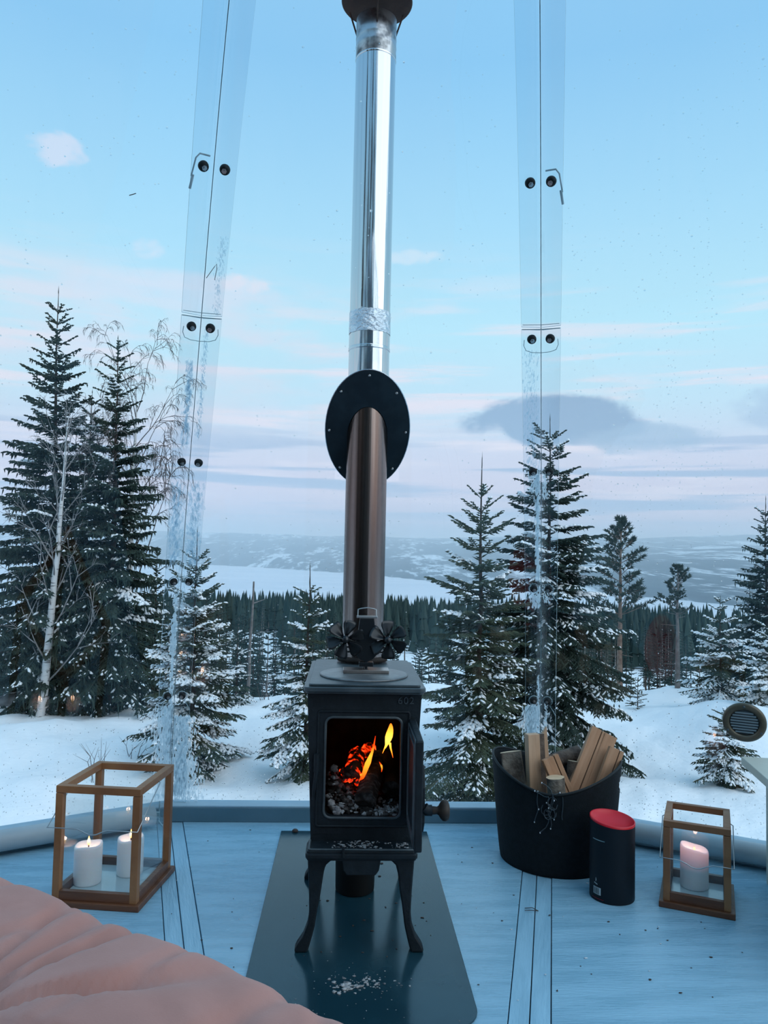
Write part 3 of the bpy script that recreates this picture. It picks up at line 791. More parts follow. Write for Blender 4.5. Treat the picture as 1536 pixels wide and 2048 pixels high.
def flame(name, base_, pts, label, strength, m=None, thick=.35, parent=None, cat=True, n=10):
    """pts: (dx, z, halfwidth) from the base"""
    g = G(); vs = []
    for (x, z, h) in pts:
        for j in range(n):
            t_ = 2 * math.pi * j / n; vs.append((x + h * math.cos(t_), h * thick * math.sin(t_), z))
    k = len(pts)
    g.add(vs, [(i * n + j, i * n + (j + 1) % n, (i + 1) * n + (j + 1) % n, (i + 1) * n + j) for i in range(k - 1) for j in range(n)], 0, True)
    o = g.obj(name, m or emit(name + '_glow', FL, 2, pts[0][1], pts[-1][1], strength), parent, loc=base_)
    if cat: tag(o, label, 'flame', 'flames in the stove')
    return o
FL2 = [(0.0, (.4, .012, .0)), (.15, (.9, .05, .003)), (.4, (1, .24, .015)), (.6, (1, .30, .02)), (.8, (.8, .06, .004)), (1.0, (.3, .008, .001))]
FL3 = [(0.0, (.7, .05, .003)), (.25, (1, .30, .02)), (.5, (1, .55, .07)), (.75, (1, .36, .03)), (1.0, (1, .16, .01))]
def fm(name, st_, lo, hi, k): return emit(name, st_, 2, lo, hi, k)
flame('flame', (.006, 1.775, .375), [(-.016, 0, .002), (-.012, .016, .0055), (-.004, .032, .006), (.001, .048, .0075), (.006, .062, .0085), (.011, .076, .006), (.017, .092, .0036), (.021, .108, .0024), (.025, .135, .001)], 'thin slanting flame rising from the glowing log', 2, m=fm('tall_flame', FL2, 0, .135, 1.9))
big = root('flame', 'broad yellow flame with two legs floating near the top of the fire', 'flame', (.073, 1.85, .448), 0, 'flames in the stove')
mb = fm('broad_flame', FL3, -.016, .078, 2.1)
flame('body', (0, 0, 0), [(-.010, .010, .001), (-.007, .020, .0045), (-.003, .032, .009), (-.001, .042, .0112), (.001, .052, .0105), (.003, .062, .0085), (.004, .070, .0062), (.004, .077, .0035), (.004, .080, .0008)], None, 2, m=mb, parent=big, cat=False)
flame('flame_leg', (0, 0, 0), [(-.018, -.004, .0007), (-.014, .006, .0016), (-.009, .018, .0028), (-.005, .032, .004)], None, 2, m=mb, parent=big, cat=False)
flame('flame_leg', (0, 0, 0), [(.012, -.016, .0007), (.009, -.004, .0016), (.005, .010, .0026), (.002, .026, .004)], None, 2, m=mb, parent=big, cat=False)
flame('flame', (-.012, 1.80, .385), [(-.016, 0, .001), (-.004, .006, .004), (.008, .014, .005), (.016, .022, .001)], 'short red flame lapping over the embers', 1.6, m=fm('low_flame', FL2, 0, .022, 1.6))
flame('flame', (.050, 1.80, .412), [(-.006, .022, .001), (0, .012, .003), (.002, .004, .002), (.001, -.006, .0008)], 'little orange flame curling over the front log', 1.8, m=fm('small_flame', FL2, -.006, .022, 1.6))
# ash dropped on the lip and the plate
def flakes(name, spots, mats, label, cat, zf):
    g = G()
    for (x, y, s) in spots:
        g.blob((x, y, zf(x, y) + s * .2), (s * rng.uniform(.6, 1.4), s * rng.uniform(.5, 1.1), s * .28), 6, 3, rng.randrange(len(mats)), .35, rng)
    return tag(g.obj(name, mats, kind='stuff'), label, cat)
sp_ = [(rng.gauss(-.015, .035), rng.uniform(1.612, 1.66), rng.choice([.0015, .002, .003, .004])) for _ in range(110)] + [(rng.gauss(.095, .015), rng.uniform(1.615, 1.65), rng.choice([.0015, .0025, .004])) for _ in range(30)]
sp_ = [q for q in sp_ if abs(q[0]) < .125]
flakes('lip_ash', sp_, [M_ash], 'pale ash crumbs spilled on the front lip of the stove', 'ash', lambda x, y: .2695)
sp_ = [(rng.gauss(-.035, .018), rng.gauss(1.478, .010), rng.choice([.003, .004, .006, .009])) for _ in range(40)] + [(rng.gauss(.02, .035), rng.gauss(1.495, .018), rng.choice([.0015, .002, .003, .004])) for _ in range(70)] + [(rng.gauss(0, .1), rng.gauss(1.47, .07), .0015) for _ in range(50)]
flakes('plate_ash', [q for q in sp_ if abs(q[0]) < .22], [M_ash], 'white ash flakes fallen on the dark plate before the stove', 'ash', lambda x, y: .0047)
sp_ = [(rng.uniform(-.2, .2), rng.uniform(1.6, 2.4), rng.choice([.002, .003, .004])) for _ in range(40)] + [(rng.gauss(.06, .012), rng.gauss(2.17, .05), .005) for _ in range(8)]
flakes('plate_debris', sp_, [M_debris], 'dark crumbs of bark scattered on the hearth plate', 'debris', lambda x, y: .0047)
sp_ = [(rng.uniform(-.6, 1.1), rng.uniform(1.4, 2.5), rng.choice([.002, .0025, .0035])) for _ in range(120)]
sp_ = [q for q in sp_ if not (-.29 < q[0] < .27)]
flakes('floor_debris', sp_, [M_debris, M_white, M_debris], 'tiny crumbs scattered over the blue floor', 'debris', lambda x, y: .0008)
g = G(); g.lathe([(0, 0), (.055, 0), (.058, .004), (.061, .16), (.064, .17), (.061, .172), (.056, .168), (.053, .01), (0, .008)], 32)
o = root('ash_pot', 'round black pot standing under the stove', 'pot', (-.012, 2.0, .005)); g.obj('pot', M_pot, o)
g = G(); g.tube([(.056 * math.cos(t_ * .3142), 0, .165 + .03 * math.sin(t_ * .3142)) for t_ in range(11)], .0025, 6); g.obj('handle', M_pot, o)

# ------------------------------------------------------------------ stove fan
fr = root('stove_fan', 'black heat powered fan with two rotors standing on the stove top', 'fan', (.002, 1.825, .6762))
g = G(); g.box((-.036, 0, .004), (.056, .062, .008)); g.box((.036, 0, .004), (.056, .062, .008)); g.box((0, 0, .0045), (.02, .062, .009)); g.obj('base', M_fanbar, fr, bevel=.001)
g = G(); g.prism([(-.007, 0), (.007, 0), (.004, .012), (.004, .03), (.018, .036), (.03, .05), (.034, .075), (.026, .10), (.020, .15), (-.020, .15), (-.026, .10), (-.034, .075), (-.03, .05), (-.018, .036), (-.004, .03), (-.004, .012)], -.016, .016, 0, XZ(0))
for s in (-1, 1):
    for zz in (.055, .068, .081, .094): g.box((s * .043, 0, zz + .0), (.05, .012, .004))
g.box((0, -.002, .022), (.040, .03, .012))
g.obj('heat_sink', M_fan, fr, bevel=.0015)
g = G(); g.box((0, 0, .1535), (.058, .03, .006)); g.obj('cap', M_wire, fr, bevel=.001)
g = G(); g.tube([(-.026, 0, .156), (-.0255, 0, .174), (-.018, 0, .1765), (0, 0, .179), (.018, 0, .1765), (.0255, 0, .174), (.026, 0, .156)], .0016, 6); g.obj('carry_handle', M_wire, fr)
def blade_mesh():
    g = G(); n = 6; vs = []
    for i, (r, a0, a1) in enumerate(((.009, -20, 20), (.020, -20, 26), (.034, -20, 30), (.046, -18, 30), (.054, -12, 25))):
        for j in range(n):
            a = rad(a0 + (a1 - a0) * j / (n - 1)); tw = .020 * (j / (n - 1) - .5) * (r / .05) ** .6
            vs.append((r * math.sin(a), tw + .004 * math.sin(math.pi * j / (n - 1)), r * math.cos(a)))
    g.add(vs, [(i * n + j, i * n + j + 1, (i + 1) * n + j + 1, (i + 1) * n + j) for i in range(4) for j in range(n - 1)], 0, True)
    return g
_bl = None
for s, ph in ((-1, 10), (1, -8)):
    g = G(); g.lathe([(0, -.002), (.006, -.001), (.0105, .004), (.0115, .012), (.0115, .022), (0, .022)], 20, M=along((s * .059, -.034, .092), (s * .059, .966, .092)))
    ro = g.obj('rotor_hub', M_fan, fr)
    for i in range(6):
        if _bl is None:
            b_ = blade_mesh().obj('blade', M_fan, ro, solid=.0009); _bl = b_.data
        else: b_ = link('blade', _bl, ro, solid=.0009)
        b_.location = (s * .059, -.024, .092); b_.rotation_euler = (0, rad(60 * i + ph), 0)
    g = G(); g.tube([(s * .059, -.014, .092), (s * .059, .02, .092)], .009, 12); g.tube([(s * .059, .0, .092), (s * .02, .0, .075)], .005, 8); g.obj('motor', M_fan, fr)

# ------------------------------------------------------------------ flue pipe
fp = root('flue_pipe', 'tall round steel flue pipe rising from the stove through the dome wall', 'chimney', (PIPE[0], PIPE[1], .6755))
Z0 = .6755
def lz(prof_): return [(r, z - Z0) for r, z in prof_]
g = G(); g.lathe(lz([(.0625, .6757), (.078, .6757), (.078, .684), (.070, .689), (.0645, .690)]), 48); g.obj('collar', M_soot, fp)
g = G(); g.lathe(lz([(.0645, .677), (.0645, 1.0), (.0645, 1.3), (.0645, 1.56)]), 56); g.obj('inner_pipe', M_fluepipe, fp, label='lower pipe tinted brown by heat')
g = G(); g.lathe(lz([(.0648, 1.48), (.0648, 1.652)]), 56); g.obj('outer_pipe', M_steel, fp)
g = G(); g.lathe(lz([(.0652, 1.655), (.0655, 1.70)]), 56); g.lathe(lz([(.0648, 1.70), (.0648, 2.605)]), 56); g.obj('outer_pipe', M_steel, fp)
g = G(); g.lathe(lz([(.0650, 1.648), (.0667, 1.651), (.0650, 1.6535), (.0667, 1.657), (.0650, 1.66)]), 56); g.obj('band', M_steel, fp)
g = G(); g.lathe(lz([(.0650, 2.602), (.0667, 2.606), (.0650, 2.610)]), 56); g.obj('band', M_steel, fp)
g = G(); n = 56; vs = []
zz = [1.702, 1.712, 1.722, 1.732, 1.742, 1.752, 1.762, 1.772]
for z in zz:
    for j in range(n): vs.append(((.0661 + rng.uniform(-.0005, .0005)) * math.cos(2 * math.pi * j / n), (.0661 + rng.uniform(-.0005, .0005)) * math.sin(2 * math.pi * j / n), z - Z0 + rng.uniform(-.0012, .0012)))
g.add(vs, [(i * n + j, i * n + (j + 1) % n, (i + 1) * n + (j + 1) % n, (i + 1) * n + j) for i in range(len(zz) - 1) for j in range(n)], 0, False); g.obj('foil_tape', M_foil, fp, label='band of crinkled aluminium foil tape')
g = G(); g.lathe(lz([(.0648, 2.608), (.0656, 2.61), (.0656, 2.645), (.0664, 2.648), (.0656, 2.651), (.0656, 2.672), (.0664, 2.675), (.0656, 2.678), (.0656, 2.742), (.060, 2.742), (.060, 2.66)]), 56); g.obj('top_section', M_steelsoot, fp, label='soot stained top section')
g = G(); g.lathe(lz([(0, 2.806), (.09, 2.803), (.112, 2.800), (.116, 2.805), (.112, 2.812), (.06, 2.838), (0, 2.85)]), 48); cap = g.obj('rain_cap', M_soot, fp)
for a in (-62, 62, 180):
    s_, c_ = math.sin(rad(a)), -math.cos(rad(a)); s_ = -s_ if a == 180 else s_
    g = G(); g.tube([(.067 * math.sin(rad(a)), .067 * math.cos(rad(a)), 2.70 - Z0), (.10 * math.sin(rad(a)), .10 * math.cos(rad(a)), 2.80 - Z0)], .003, 6); g.obj('strut', M_soot, fp)
g = G()
FC = Vector((0, 2.05 - PIPE[1], 1.395 - Z0)); fv = Vector((0, -.59, .807)); fn = Vector((0, -.807, -.59))
Mf = Matrix(((1, fv.x, fn.x, FC.x), (0, fv.y, fn.y, FC.y), (0, fv.z, fn.z, FC.z), (0, 0, 0, 1)))
n = 56; oc = (PIPE[1] - 2.05) / (-.59)
outer = [(.132 * math.cos(2 * math.pi * j / n), .2045 * math.sin(2 * math.pi * j / n)) for j in range(n)]
inner = [(.0643 * math.cos(2 * math.pi * j / n), oc + .0643 / .59 * math.sin(2 * math.pi * j / n)) for j in range(n)]
M_fl = mat('black_flange', (.010, .020, .028), .42, col2=(.016, .03, .04), scale=14, bump=.1, bscale=20)
g.frame(outer, inner, .0, .004, 0, Mf)
fl = g.obj('wall_flange', M_fl, fp)
g = G(); g.tube([Mf @ Vector((a * 1.003, b * 1.003, .001)) for a, b in outer + [outer[0]]], .0022, 6, caps=False); g.obj('flange_edge', M_steel, fl)
for j in range(8):
    a = 2 * math.pi * (j + .0) / 8 + math.pi / 2
    g = G(); g.lathe([(0, 0), (.0045, 0), (.004, .003), (0, .0042)], 10, M=Mf @ Matrix.Translation((.120 * math.cos(a), .188 * math.sin(a), .004))); g.obj('screw', M_nut, fl)

# ------------------------------------------------------------------ lanterns and candles
def lantern(name, label, loc, rz, w_, d_, h_, tin, post, hz, notch):
    R_ = root(name, label, 'lantern', loc, rz, 'wooden lanterns')
    bt = .017
    g = G(); g.box((0, 0, bt / 2), (w_, d_, bt)); g.obj('base_board', M_oakdark, R_, bevel=.002)
    w2, d2 = w_ - 2 * tin, d_ - 2 * tin
    for sx in (-1, 1):
        for sy in (-1, 1):
            g = G(); g.box((sx * (w2 - post) / 2, sy * (d2 - post) / 2, (bt + h_ - post) / 2), (post, post, h_ - post - bt)); g.obj('post', M_oak, R_, bevel=.0012)
    rh = post * .95
    for sy in (-1, 1):
        g = G(); g.box((0, sy * (d2 - post) / 2, h_ - rh / 2), (w2, post, rh)); g.obj('top_rail', M_oak, R_, bevel=.0012)
        g = G(); g.box((0, sy * (d2 - post * .8) / 2, bt + .0125), (w2 - 2 * post, post * .8, .025)); g.obj('bottom_rail', M_oakdark, R_, bevel=.0012)
    for sx in (-1, 1):
        g = G(); g.box((sx * (w2 - post) / 2, 0, h_ - rh / 2), (post, d2 - 2 * post, rh)); g.obj('top_rail', M_oak, R_, bevel=.0012)
        g = G(); g.box((sx * (w2 - post * .8) / 2, 0, bt + .0125), (post * .8, d2 - 2 * post, .025)); g.obj('bottom_rail', M_oakdark, R_, bevel=.0012)
    for sx, sy in ((0, -1), (0, 1), (-1, 0), (1, 0)):
        g = G(); zc = (bt + .025 + h_ - rh) / 2; zh = h_ - rh - bt - .02
        if sx == 0: g.box((0, sy * (d2 - post) / 2, zc), (w2 - 1.6 * post, .002, zh))
        else: g.box((sx * (w2 - post) / 2, 0, zc), (.002, d2 - 1.6 * post, zh))
        g.obj('pane', M_pane, R_)
    g = G(); g.box((0, 0, bt + .0016), (w2 - 2 * post, d2 - 2 * post, .003)); g.obj('floor_tray', M_tray, R_, label='bright glass plate on the base')
    wx = w2 / 2 + .007; yf = -d2 / 2 - .028
    g = G(); g.tube([(-w2 / 2 + .004, .01, h_ - .014), (-wx, .0, h_ - .018), (-wx, yf, hz), (-.045, yf, hz), (-.028, yf, hz - .006), (-.012, yf, hz - notch), (.0, yf, hz - notch - .002), (.012, yf, hz - notch), (.028, yf, hz - .006), (.045, yf, hz), (wx, yf, hz), (wx, 0, h_ - .018), (w2 / 2 - .004, .01, h_ - .014)], .0016, 8)
    g.obj('wire_handle', M_wire, R_)
    return R_
M_tray = mat('tray_glass', (.42, .52, .55), .12, spec=.8)
lantern('lantern', 'large wooden lantern with two lit candles, on the floor by the pink mattress', (-.727, 2.016, 0), rad(-7.7), .269, .286, .332, .011, .021, .225, .013)
lantern('lantern', 'small wooden lantern with one candle, on the floor beside the cream cabinet', (1.012, 1.954, 0), rad(-25.8), .204, .225, .245, .011, .019, .148, .014)
CF = [(0.0, (1, .30, .06)), (.25, (1, .62, .22)), (.6, (1, .80, .42)), (.9, (1, .55, .14)), (1.0, (.8, .25, .05))]
def candle(loc, r, h, slant, label, lit, az_):
    R_ = root('candle', label, 'candle', loc, az_, 'white pillar candles')
    g = G(); n = 32; prof_ = [(0, 0, 0), (r * .96, 0, 0), (r, .004, 0), (r, h - .008, .8), (r * .97, h - .002, 1), (r * .88, h - .0005, 1), (r * .72, h - .010, .9), (r * .35, h - .013, .8), (0, h - .013, .8)]
    vs = []
    for rr, z, k_ in prof_:
        for j in range(n):
            t_ = 2 * math.pi * j / n; vs.append((rr * math.cos(t_), rr * math.sin(t_), z + k_ * slant * (rr / r) * math.cos(t_) + k_ * .002 * math.sin(3 * t_)))
    g.add(vs, [(i * n + j, i * n + (j + 1) % n, (i + 1) * n + (j + 1) % n, (i + 1) * n + j) for i in range(len(prof_) - 1) for j in range(n)], 0, True)
    g.obj('wax', M_wax if lit else M_waxglow, R_)
    g = G(); g.tube([(0, 0, h - .014), (0, 0, h - .004)], .0016, 6); g.obj('wick', M_debris, R_)
    zb = h - .006
    pts = [(0, 0, .001), (0, .004, .0038), (0, .009, .0052), (0, .015, .0045), (0, .021, .0026), (0, .028, .0006)]
    if not lit: pts = [(x, z * .5, q * .7) for x, z, q in pts]; zb = h - .013
    flame('flame', (0, 0, zb), pts, None, 0, m=M_cf if lit else M_cf2, thick=.8, parent=R_, cat=False)
    ld = D.lights.new('candle_light', 'POINT'); ld.energy = .06 if lit else .02; ld.color = (1, .55, .38); ld.shadow_soft_size = .006
    lo_ = D.objects.new('candle_light', ld); COL.objects.link(lo_); lo_.parent = R_; lo_.location = (0, 0, h + (.010 if lit else .006))
    return R_
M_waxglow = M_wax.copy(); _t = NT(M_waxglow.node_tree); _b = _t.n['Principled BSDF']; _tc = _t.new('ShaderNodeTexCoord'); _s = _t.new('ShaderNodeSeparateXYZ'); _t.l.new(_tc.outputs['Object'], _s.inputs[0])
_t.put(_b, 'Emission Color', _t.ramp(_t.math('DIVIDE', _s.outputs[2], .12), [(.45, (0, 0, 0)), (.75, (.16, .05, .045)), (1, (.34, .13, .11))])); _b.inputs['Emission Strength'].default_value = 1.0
M_cf = emit('candle_flame', CF, 2, 0, .028, 2.6); M_cf2 = emit('candle_glow', CF, 2, 0, .014, 1.6)
candle((-.803, 2.008, .0205), .040, .112, .003, 'lit white candle by the front left post of the large lantern', True, 0)
candle((-.697, 2.072, .0205), .039, .110, .003, 'lit white candle partly hidden behind the front right post of the large lantern', True, .6)
candle((1.018, 1.987, .0205), .0405, .118, -.008, 'white candle with a slanting pink glowing top in the small lantern', False, -.3)

# ------------------------------------------------------------------ log basket with firewood
BX, BY = .665, 2.262; BR = rad(-20)
br = root('log_basket', 'round black felt basket with a dipped rim, filled with firewood', 'basket', (BX, BY, .001), BR)
g = G(); n = 72; m_ = 26
def rim(t_): return .262 + .072 * abs(math.cos(t_)) ** 1.6
vs = []
for i in range(m_ + 1):
    for j in range(n):
        t_ = 2 * math.pi * j / n; z = rim(t_) * i / m_; r = .180 + .032 * (z / .33) ** .8
        vs.append((r * math.cos(t_), r * math.sin(t_) * .98, z))
fs = []
for i in range(m_):
    for j in range(n):
        t_ = 2 * math.pi * (j + .5) / n; z = rim(t_) * (i + .5) / m_
        d_ = min(abs(t_ - 0), abs(t_ - 2 * math.pi), abs(t_ - math.pi)) * .2
        if (d_ / .058) ** 2 + ((z - .268) / .024) ** 2 < 1: continue
        fs.append((i * n + j, i * n + (j + 1) % n, (i + 1) * n + (j + 1) % n, (i + 1) * n + j))
g.add(vs, fs, 0, True); g.obj('wall', M_felt, br, solid=.006)
g = G(); g.lathe([(0, .003), (.178, .003), (.181, .009), (0, .009)], 48, sy=.98); g.obj('bottom', M_felt, br)
g = G(); g.tube([(.2115 * math.cos(t_) * (1), .2115 * .98 * math.sin(t_), rim(t_) + .001) for t_ in [2 * math.pi * j / 72 for j in range(73)]], .0042, 8, caps=False); g.obj('rim_binding', M_rubber, br)
WG = 'firewood standing in the black basket'
def round_log(a, b, r, m, label, half_=False):
    L = (Vector(b) - Vector(a)).length
    n = 22; g = G(); pr = [rng.uniform(.95, 1.05) for _ in range(n)]
    def cs(j):
        t_ = 2 * math.pi * j / n; x, y = r * pr[j] * math.cos(t_), r * pr[j] * math.sin(t_)
        return (x, max(y, -.28 * r) if half_ else y)
    k = 7; vs = [(cs(j)[0], cs(j)[1], L * i / k) for i in range(k + 1) for j in range(n)]
    g.add(vs, [(i * n + j, i * n + (j + 1) % n, (i + 1) * n + (j + 1) % n, (i + 1) * n + j) for i in range(k) for j in range(n)], 0, True)
    R_ = root('firewood', label, 'firewood', a, 0, WG)
    Mx = along(a, b); Ml = Matrix.Translation(-Vector(a)) @ Mx
    o = g.obj('bark', m, R_); o.matrix_local = Ml
    g = G(); g.add([cs(j) + (L + .0005,) for j in range(n)], [tuple(range(n))])
    o = g.obj('cut_end', M_cut, R_, label='pale sawn end'); o.matrix_local = Ml
    return R_
def plank(a, b, w_, t_, m, label, groove=True, roll=0, top=None):
    L = (Vector(b) - Vector(a)).length; g = G()
    if top is None: P = [(-w_ / 2, 0), (w_ / 2, 0), (w_ / 2, L), (-w_ / 2, L)]
    else: P = [(-w_ / 2, 0), (w_ / 2, 0), (w_ / 2, L + top), (-w_ / 2, L)]
    XZl = Matrix(((1, 0, 0, 0), (0, 0, 1, 0), (0, 1, 0, 0), (0, 0, 0, 1)))
    if groove:
        gx_ = w_ * .2
        g.prism([(-w_ / 2, 0), (gx_ - .0015, 0), (gx_ - .0015, P[2][1] * .5 + P[3][1] * .5), (-w_ / 2, P[3][1])], -t_ / 2, t_ / 2, 0, XZl)
        g.prism([(gx_ + .0015, 0), (w_ / 2, 0), (w_ / 2, P[2][1]), (gx_ + .0015, P[2][1] * .5 + P[3][1] * .5)], -t_ / 2, t_ / 2, 0, XZl)
        g.box((gx_, 0, L / 2), (.004, t_ * .6, L - .004), 1)
    else: g.prism(P, -t_ / 2, t_ / 2, 0, XZl)
    o = g.obj('firewood', [m, M_barkdark], bevel=.0012, seg=1)
    a = Vector(a); z = (Vector(b) - a).normalized(); x = Vector((0, 1, 0)).cross(z).normalized(); y = z.cross(x)
    o.matrix_world = Matrix(((x.x, y.x, z.x, a.x), (x.y, y.y, z.y, a.y), (x.z, y.z, z.z, a.z), (0, 0, 0, 1))) @ Matrix.Rotation(roll, 4, 'Z')
    return tag(o, label, 'firewood', WG)
round_log((.555, 2.215, .02), (.512, 2.278, .343), .036, M_bark, 'thick half log with grey bark standing at the left end of the basket', True)
plank((.588, 2.205, .02), (.572, 2.222, .418), .042, .03, M_plankend, 'pale split stick with a knot standing upright in the basket', False, rad(12))
plank((.618, 2.235, .02), (.610, 2.285, .404), .030, .026, M_barkdark, 'dark thin stick standing behind the pale knotty stick', False, rad(30))
plank((.645, 2.25, .02), (.624, 2.29, .372), .036, .020, M_plankend, 'pale pointed splinter standing behind the short logs', False, 0, .055)
round_log((.645, 2.285, .305), (.765, 2.345, .325), .026, M_barkdark, 'bark covered branch lying crossways on top of the firewood')
plank((.715, 2.155, .13), (.622, 2.185, .352), .056, .022, M_plank, 'short sawn plank leaning to the left at the front of the basket', True, rad(8))
round_log((.652, 2.128, .03), (.628, 2.135, .300), .029, M_bark, 'small round log with a pale cut end at the front rim')
plank((.600, 2.13, .03), (.818, 2.285, .420), .052, .024, M_plank, 'long sawn plank leaning right, tallest piece in the basket', True, rad(-6))
plank((.650, 2.15, .03), (.856, 2.275, .402), .044, .022, M_plank, 'sawn plank leaning right behind the tallest plank', False, rad(-6))
plank((.690, 2.12, .03), (.856, 2.215, .372), .050, .022, M_plank, 'sawn plank leaning right against the rim below the others', True, rad(-6))
round_log((.70, 2.225, .10), (.728, 2.262, .318), .022, M_barkdark, 'dark rough stick wedged between the leaning planks')

# string of tiny lights hanging over the basket rim
sl = root('string_light', 'tangled black string of tiny lights hanging over the basket rim', 'string light', (.585, 2.055, .27))
rr = random.Random(4)
def bow(x, y): return 0
g = G()
def bask(phi_, z, off=.006):
    r = .180 + .032 * (max(z, 0) / .33) ** .8 + off; t_ = phi_
    x = r * math.cos(t_); y = r * .98 * math.sin(t_); c, s = math.cos(BR), math.sin(BR)
    return Vector((BX + c * x - s * y, BY + s * x + c * y, z)) - Vector((.585, 2.055, .27))
PH0 = math.atan2(2.055 - BY, .585 - BX) - BR
strands = [[(-.10, .30, .006), (-.02, .292, .004), (.06, .275, .01), (.05, .245, .01), (.0, .225, .012), (.02, .20, .008), (-.02, .165, .008), (-.10, .15, .008), (-.13, .142, .008)],
           [(.16, .275, .006), (.1, .268, .008), (.05, .272, .012), (.08, .25, .01), (.03, .23, .012), (.10, .215, .008), (.08, .19, .008)],
           [(-.2, .272, .01), (-.12, .264, .008), (-.04, .258, .012), (.02, .262, .012), (-.03, .24, .01), (.06, .222, .012), (.0, .21, .01), (.05, .178, .008), (.03, .16, .008)],
           [(-.16, .27, .006), (-.18, .235, .006), (-.15, .215, .006), (-.20, .19, .006), (-.22, .172, .006)],
           [(.2, .262, .006), (.21, .23, .006), (.19, .205, .006), (.2, .19, .006)]]
ends = []
for S in strands:
    pts = [bask(PH0 + a, z, off) for a, z, off in S]
    q = [pts[0]]
    for a, b in zip(pts[:-1], pts[1:]): q += [a.lerp(b, .33), a.lerp(b, .67)]
    q.append(pts[-1]); g.tube(q, .0015, 6); ends += [pts[-1], pts[0], pts[len(pts) // 2]]
for _ in range(5):
    c = bask(PH0 + rr.uniform(-.04, .08), rr.uniform(.20, .25), .012); e = rr.uniform(.008, .016); ph = rr.uniform(0, 3)
    g.tube([c + Vector((e * math.cos(t_ * .7 + ph), .006 * math.sin(t_ * .7), e * math.sin(t_ * .7 + ph) * 1.3)) for t_ in range(9)], .0014, 6)
g.obj('cord', M_cord, sl)
me_b = None
for e in ends[:12]:
    if me_b is None:
        g = G(); g.blob((0, 0, 0), (.0019, .0019, .003), 8, 5); o = g.obj('bulb', M_white, sl); me_b = o.data
    else: o = link('bulb', me_b, sl)
    o.location = e

# ------------------------------------------------------------------ black canister with red lid
cn = root('canister', 'black cardboard tube with a red slanted lid, standing before the basket', 'canister', (.757, 1.966, 0), rad(8))
def slant(x, y): return .2265 - x * .06 + y * .10
g = G(); n = 48; CRr = .0655; vs = []
for i, z in enumerate((.0, .003, .08, .16, 1)):
    for j in range(n):
        t_ = 2 * math.pi * j / n; r = CRr - (.001 if i == 0 else 0); x, y = r * math.cos(t_), r * math.sin(t_)
        vs.append((x, y, z if z < 1 else slant(x, y)))
g.add(vs, [(i * n + j, i * n + (j + 1) % n, (i + 1) * n + (j + 1) % n, (i + 1) * n + j) for i in range(4) for j in range(n)], 0, True)
g.add([vs[j] for j in range(n)], [tuple(reversed(range(n)))]); g.obj('tube', M_can, cn)
g = G(); vs = []
for r, dz in ((CRr + .0006, -.003), (CRr + .0006, .003), (CRr - .002, .004), (CRr - .004, .0), (CRr * .6, -.010), (CRr * .2, -.014), (0.0001, -.0145)):
    for j in range(n):
        t_ = 2 * math.pi * j / n; x, y = r * math.cos(t_), r * math.sin(t_); vs.append((x, y, slant(x, y) + dz))
g.add(vs, [(i * n + j, i * n + (j + 1) % n, (i + 1) * n + (j + 1) % n, (i + 1) * n + j) for i in range(6) for j in range(n)], 0, True); g.obj('lid', M_red, cn, label='dished red lid')
def cpatch(g, a0, a1, z0, z1, m=0, off=.0004):
    k = 4; vs = [((CRr + off) * math.cos(rad(a0 + (a1 - a0) * j / k)), (CRr + off) * math.sin(rad(a0 + (a1 - a0) * j / k)), z) for z in (z0, z1) for j in range(k + 1)]
    g.add(vs, [(j, j + 1, k + 2 + j, k + 1 + j) for j in range(k)], m)
g = G(); A0 = -170
cpatch(g, A0, A0 + 24, .020, .041, 0); x = A0 + 1.5
for i, wd in enumerate((.8, .5, 1.3, .5, .9, 1.4, .5, .8, 1.1, .5)):
    cpatch(g, x, x + wd, .0215, .0395, 1, .0007); x += wd + (.9 if i % 2 else 1.3)
g.obj('barcode', [M_label, M_can], cn)
g = G()
for a0, a1, z0, z1 in ((8, 9.5, .056, .067), (9.5, 10.5, .059, .064), (3, 5, .050, .053), (5.6, 7.2, .0495, .0525), (7.8, 9.6, .0488, .052), (10, 12, .0482, .0512), (12.4, 14, .0478, .0505)):
    cpatch(g, A0 + a0, A0 + a1, z0, z1)
g.obj('print', M_label, cn)
g = G(); cpatch(g, A0 - 4, A0 + 32, .0085, .0092); g.obj('red_line', M_red, cn)
g = G(); cpatch(g, A0 - 4, A0 + 34, .176, .1785)
g.obj('seam', M_edge, cn)

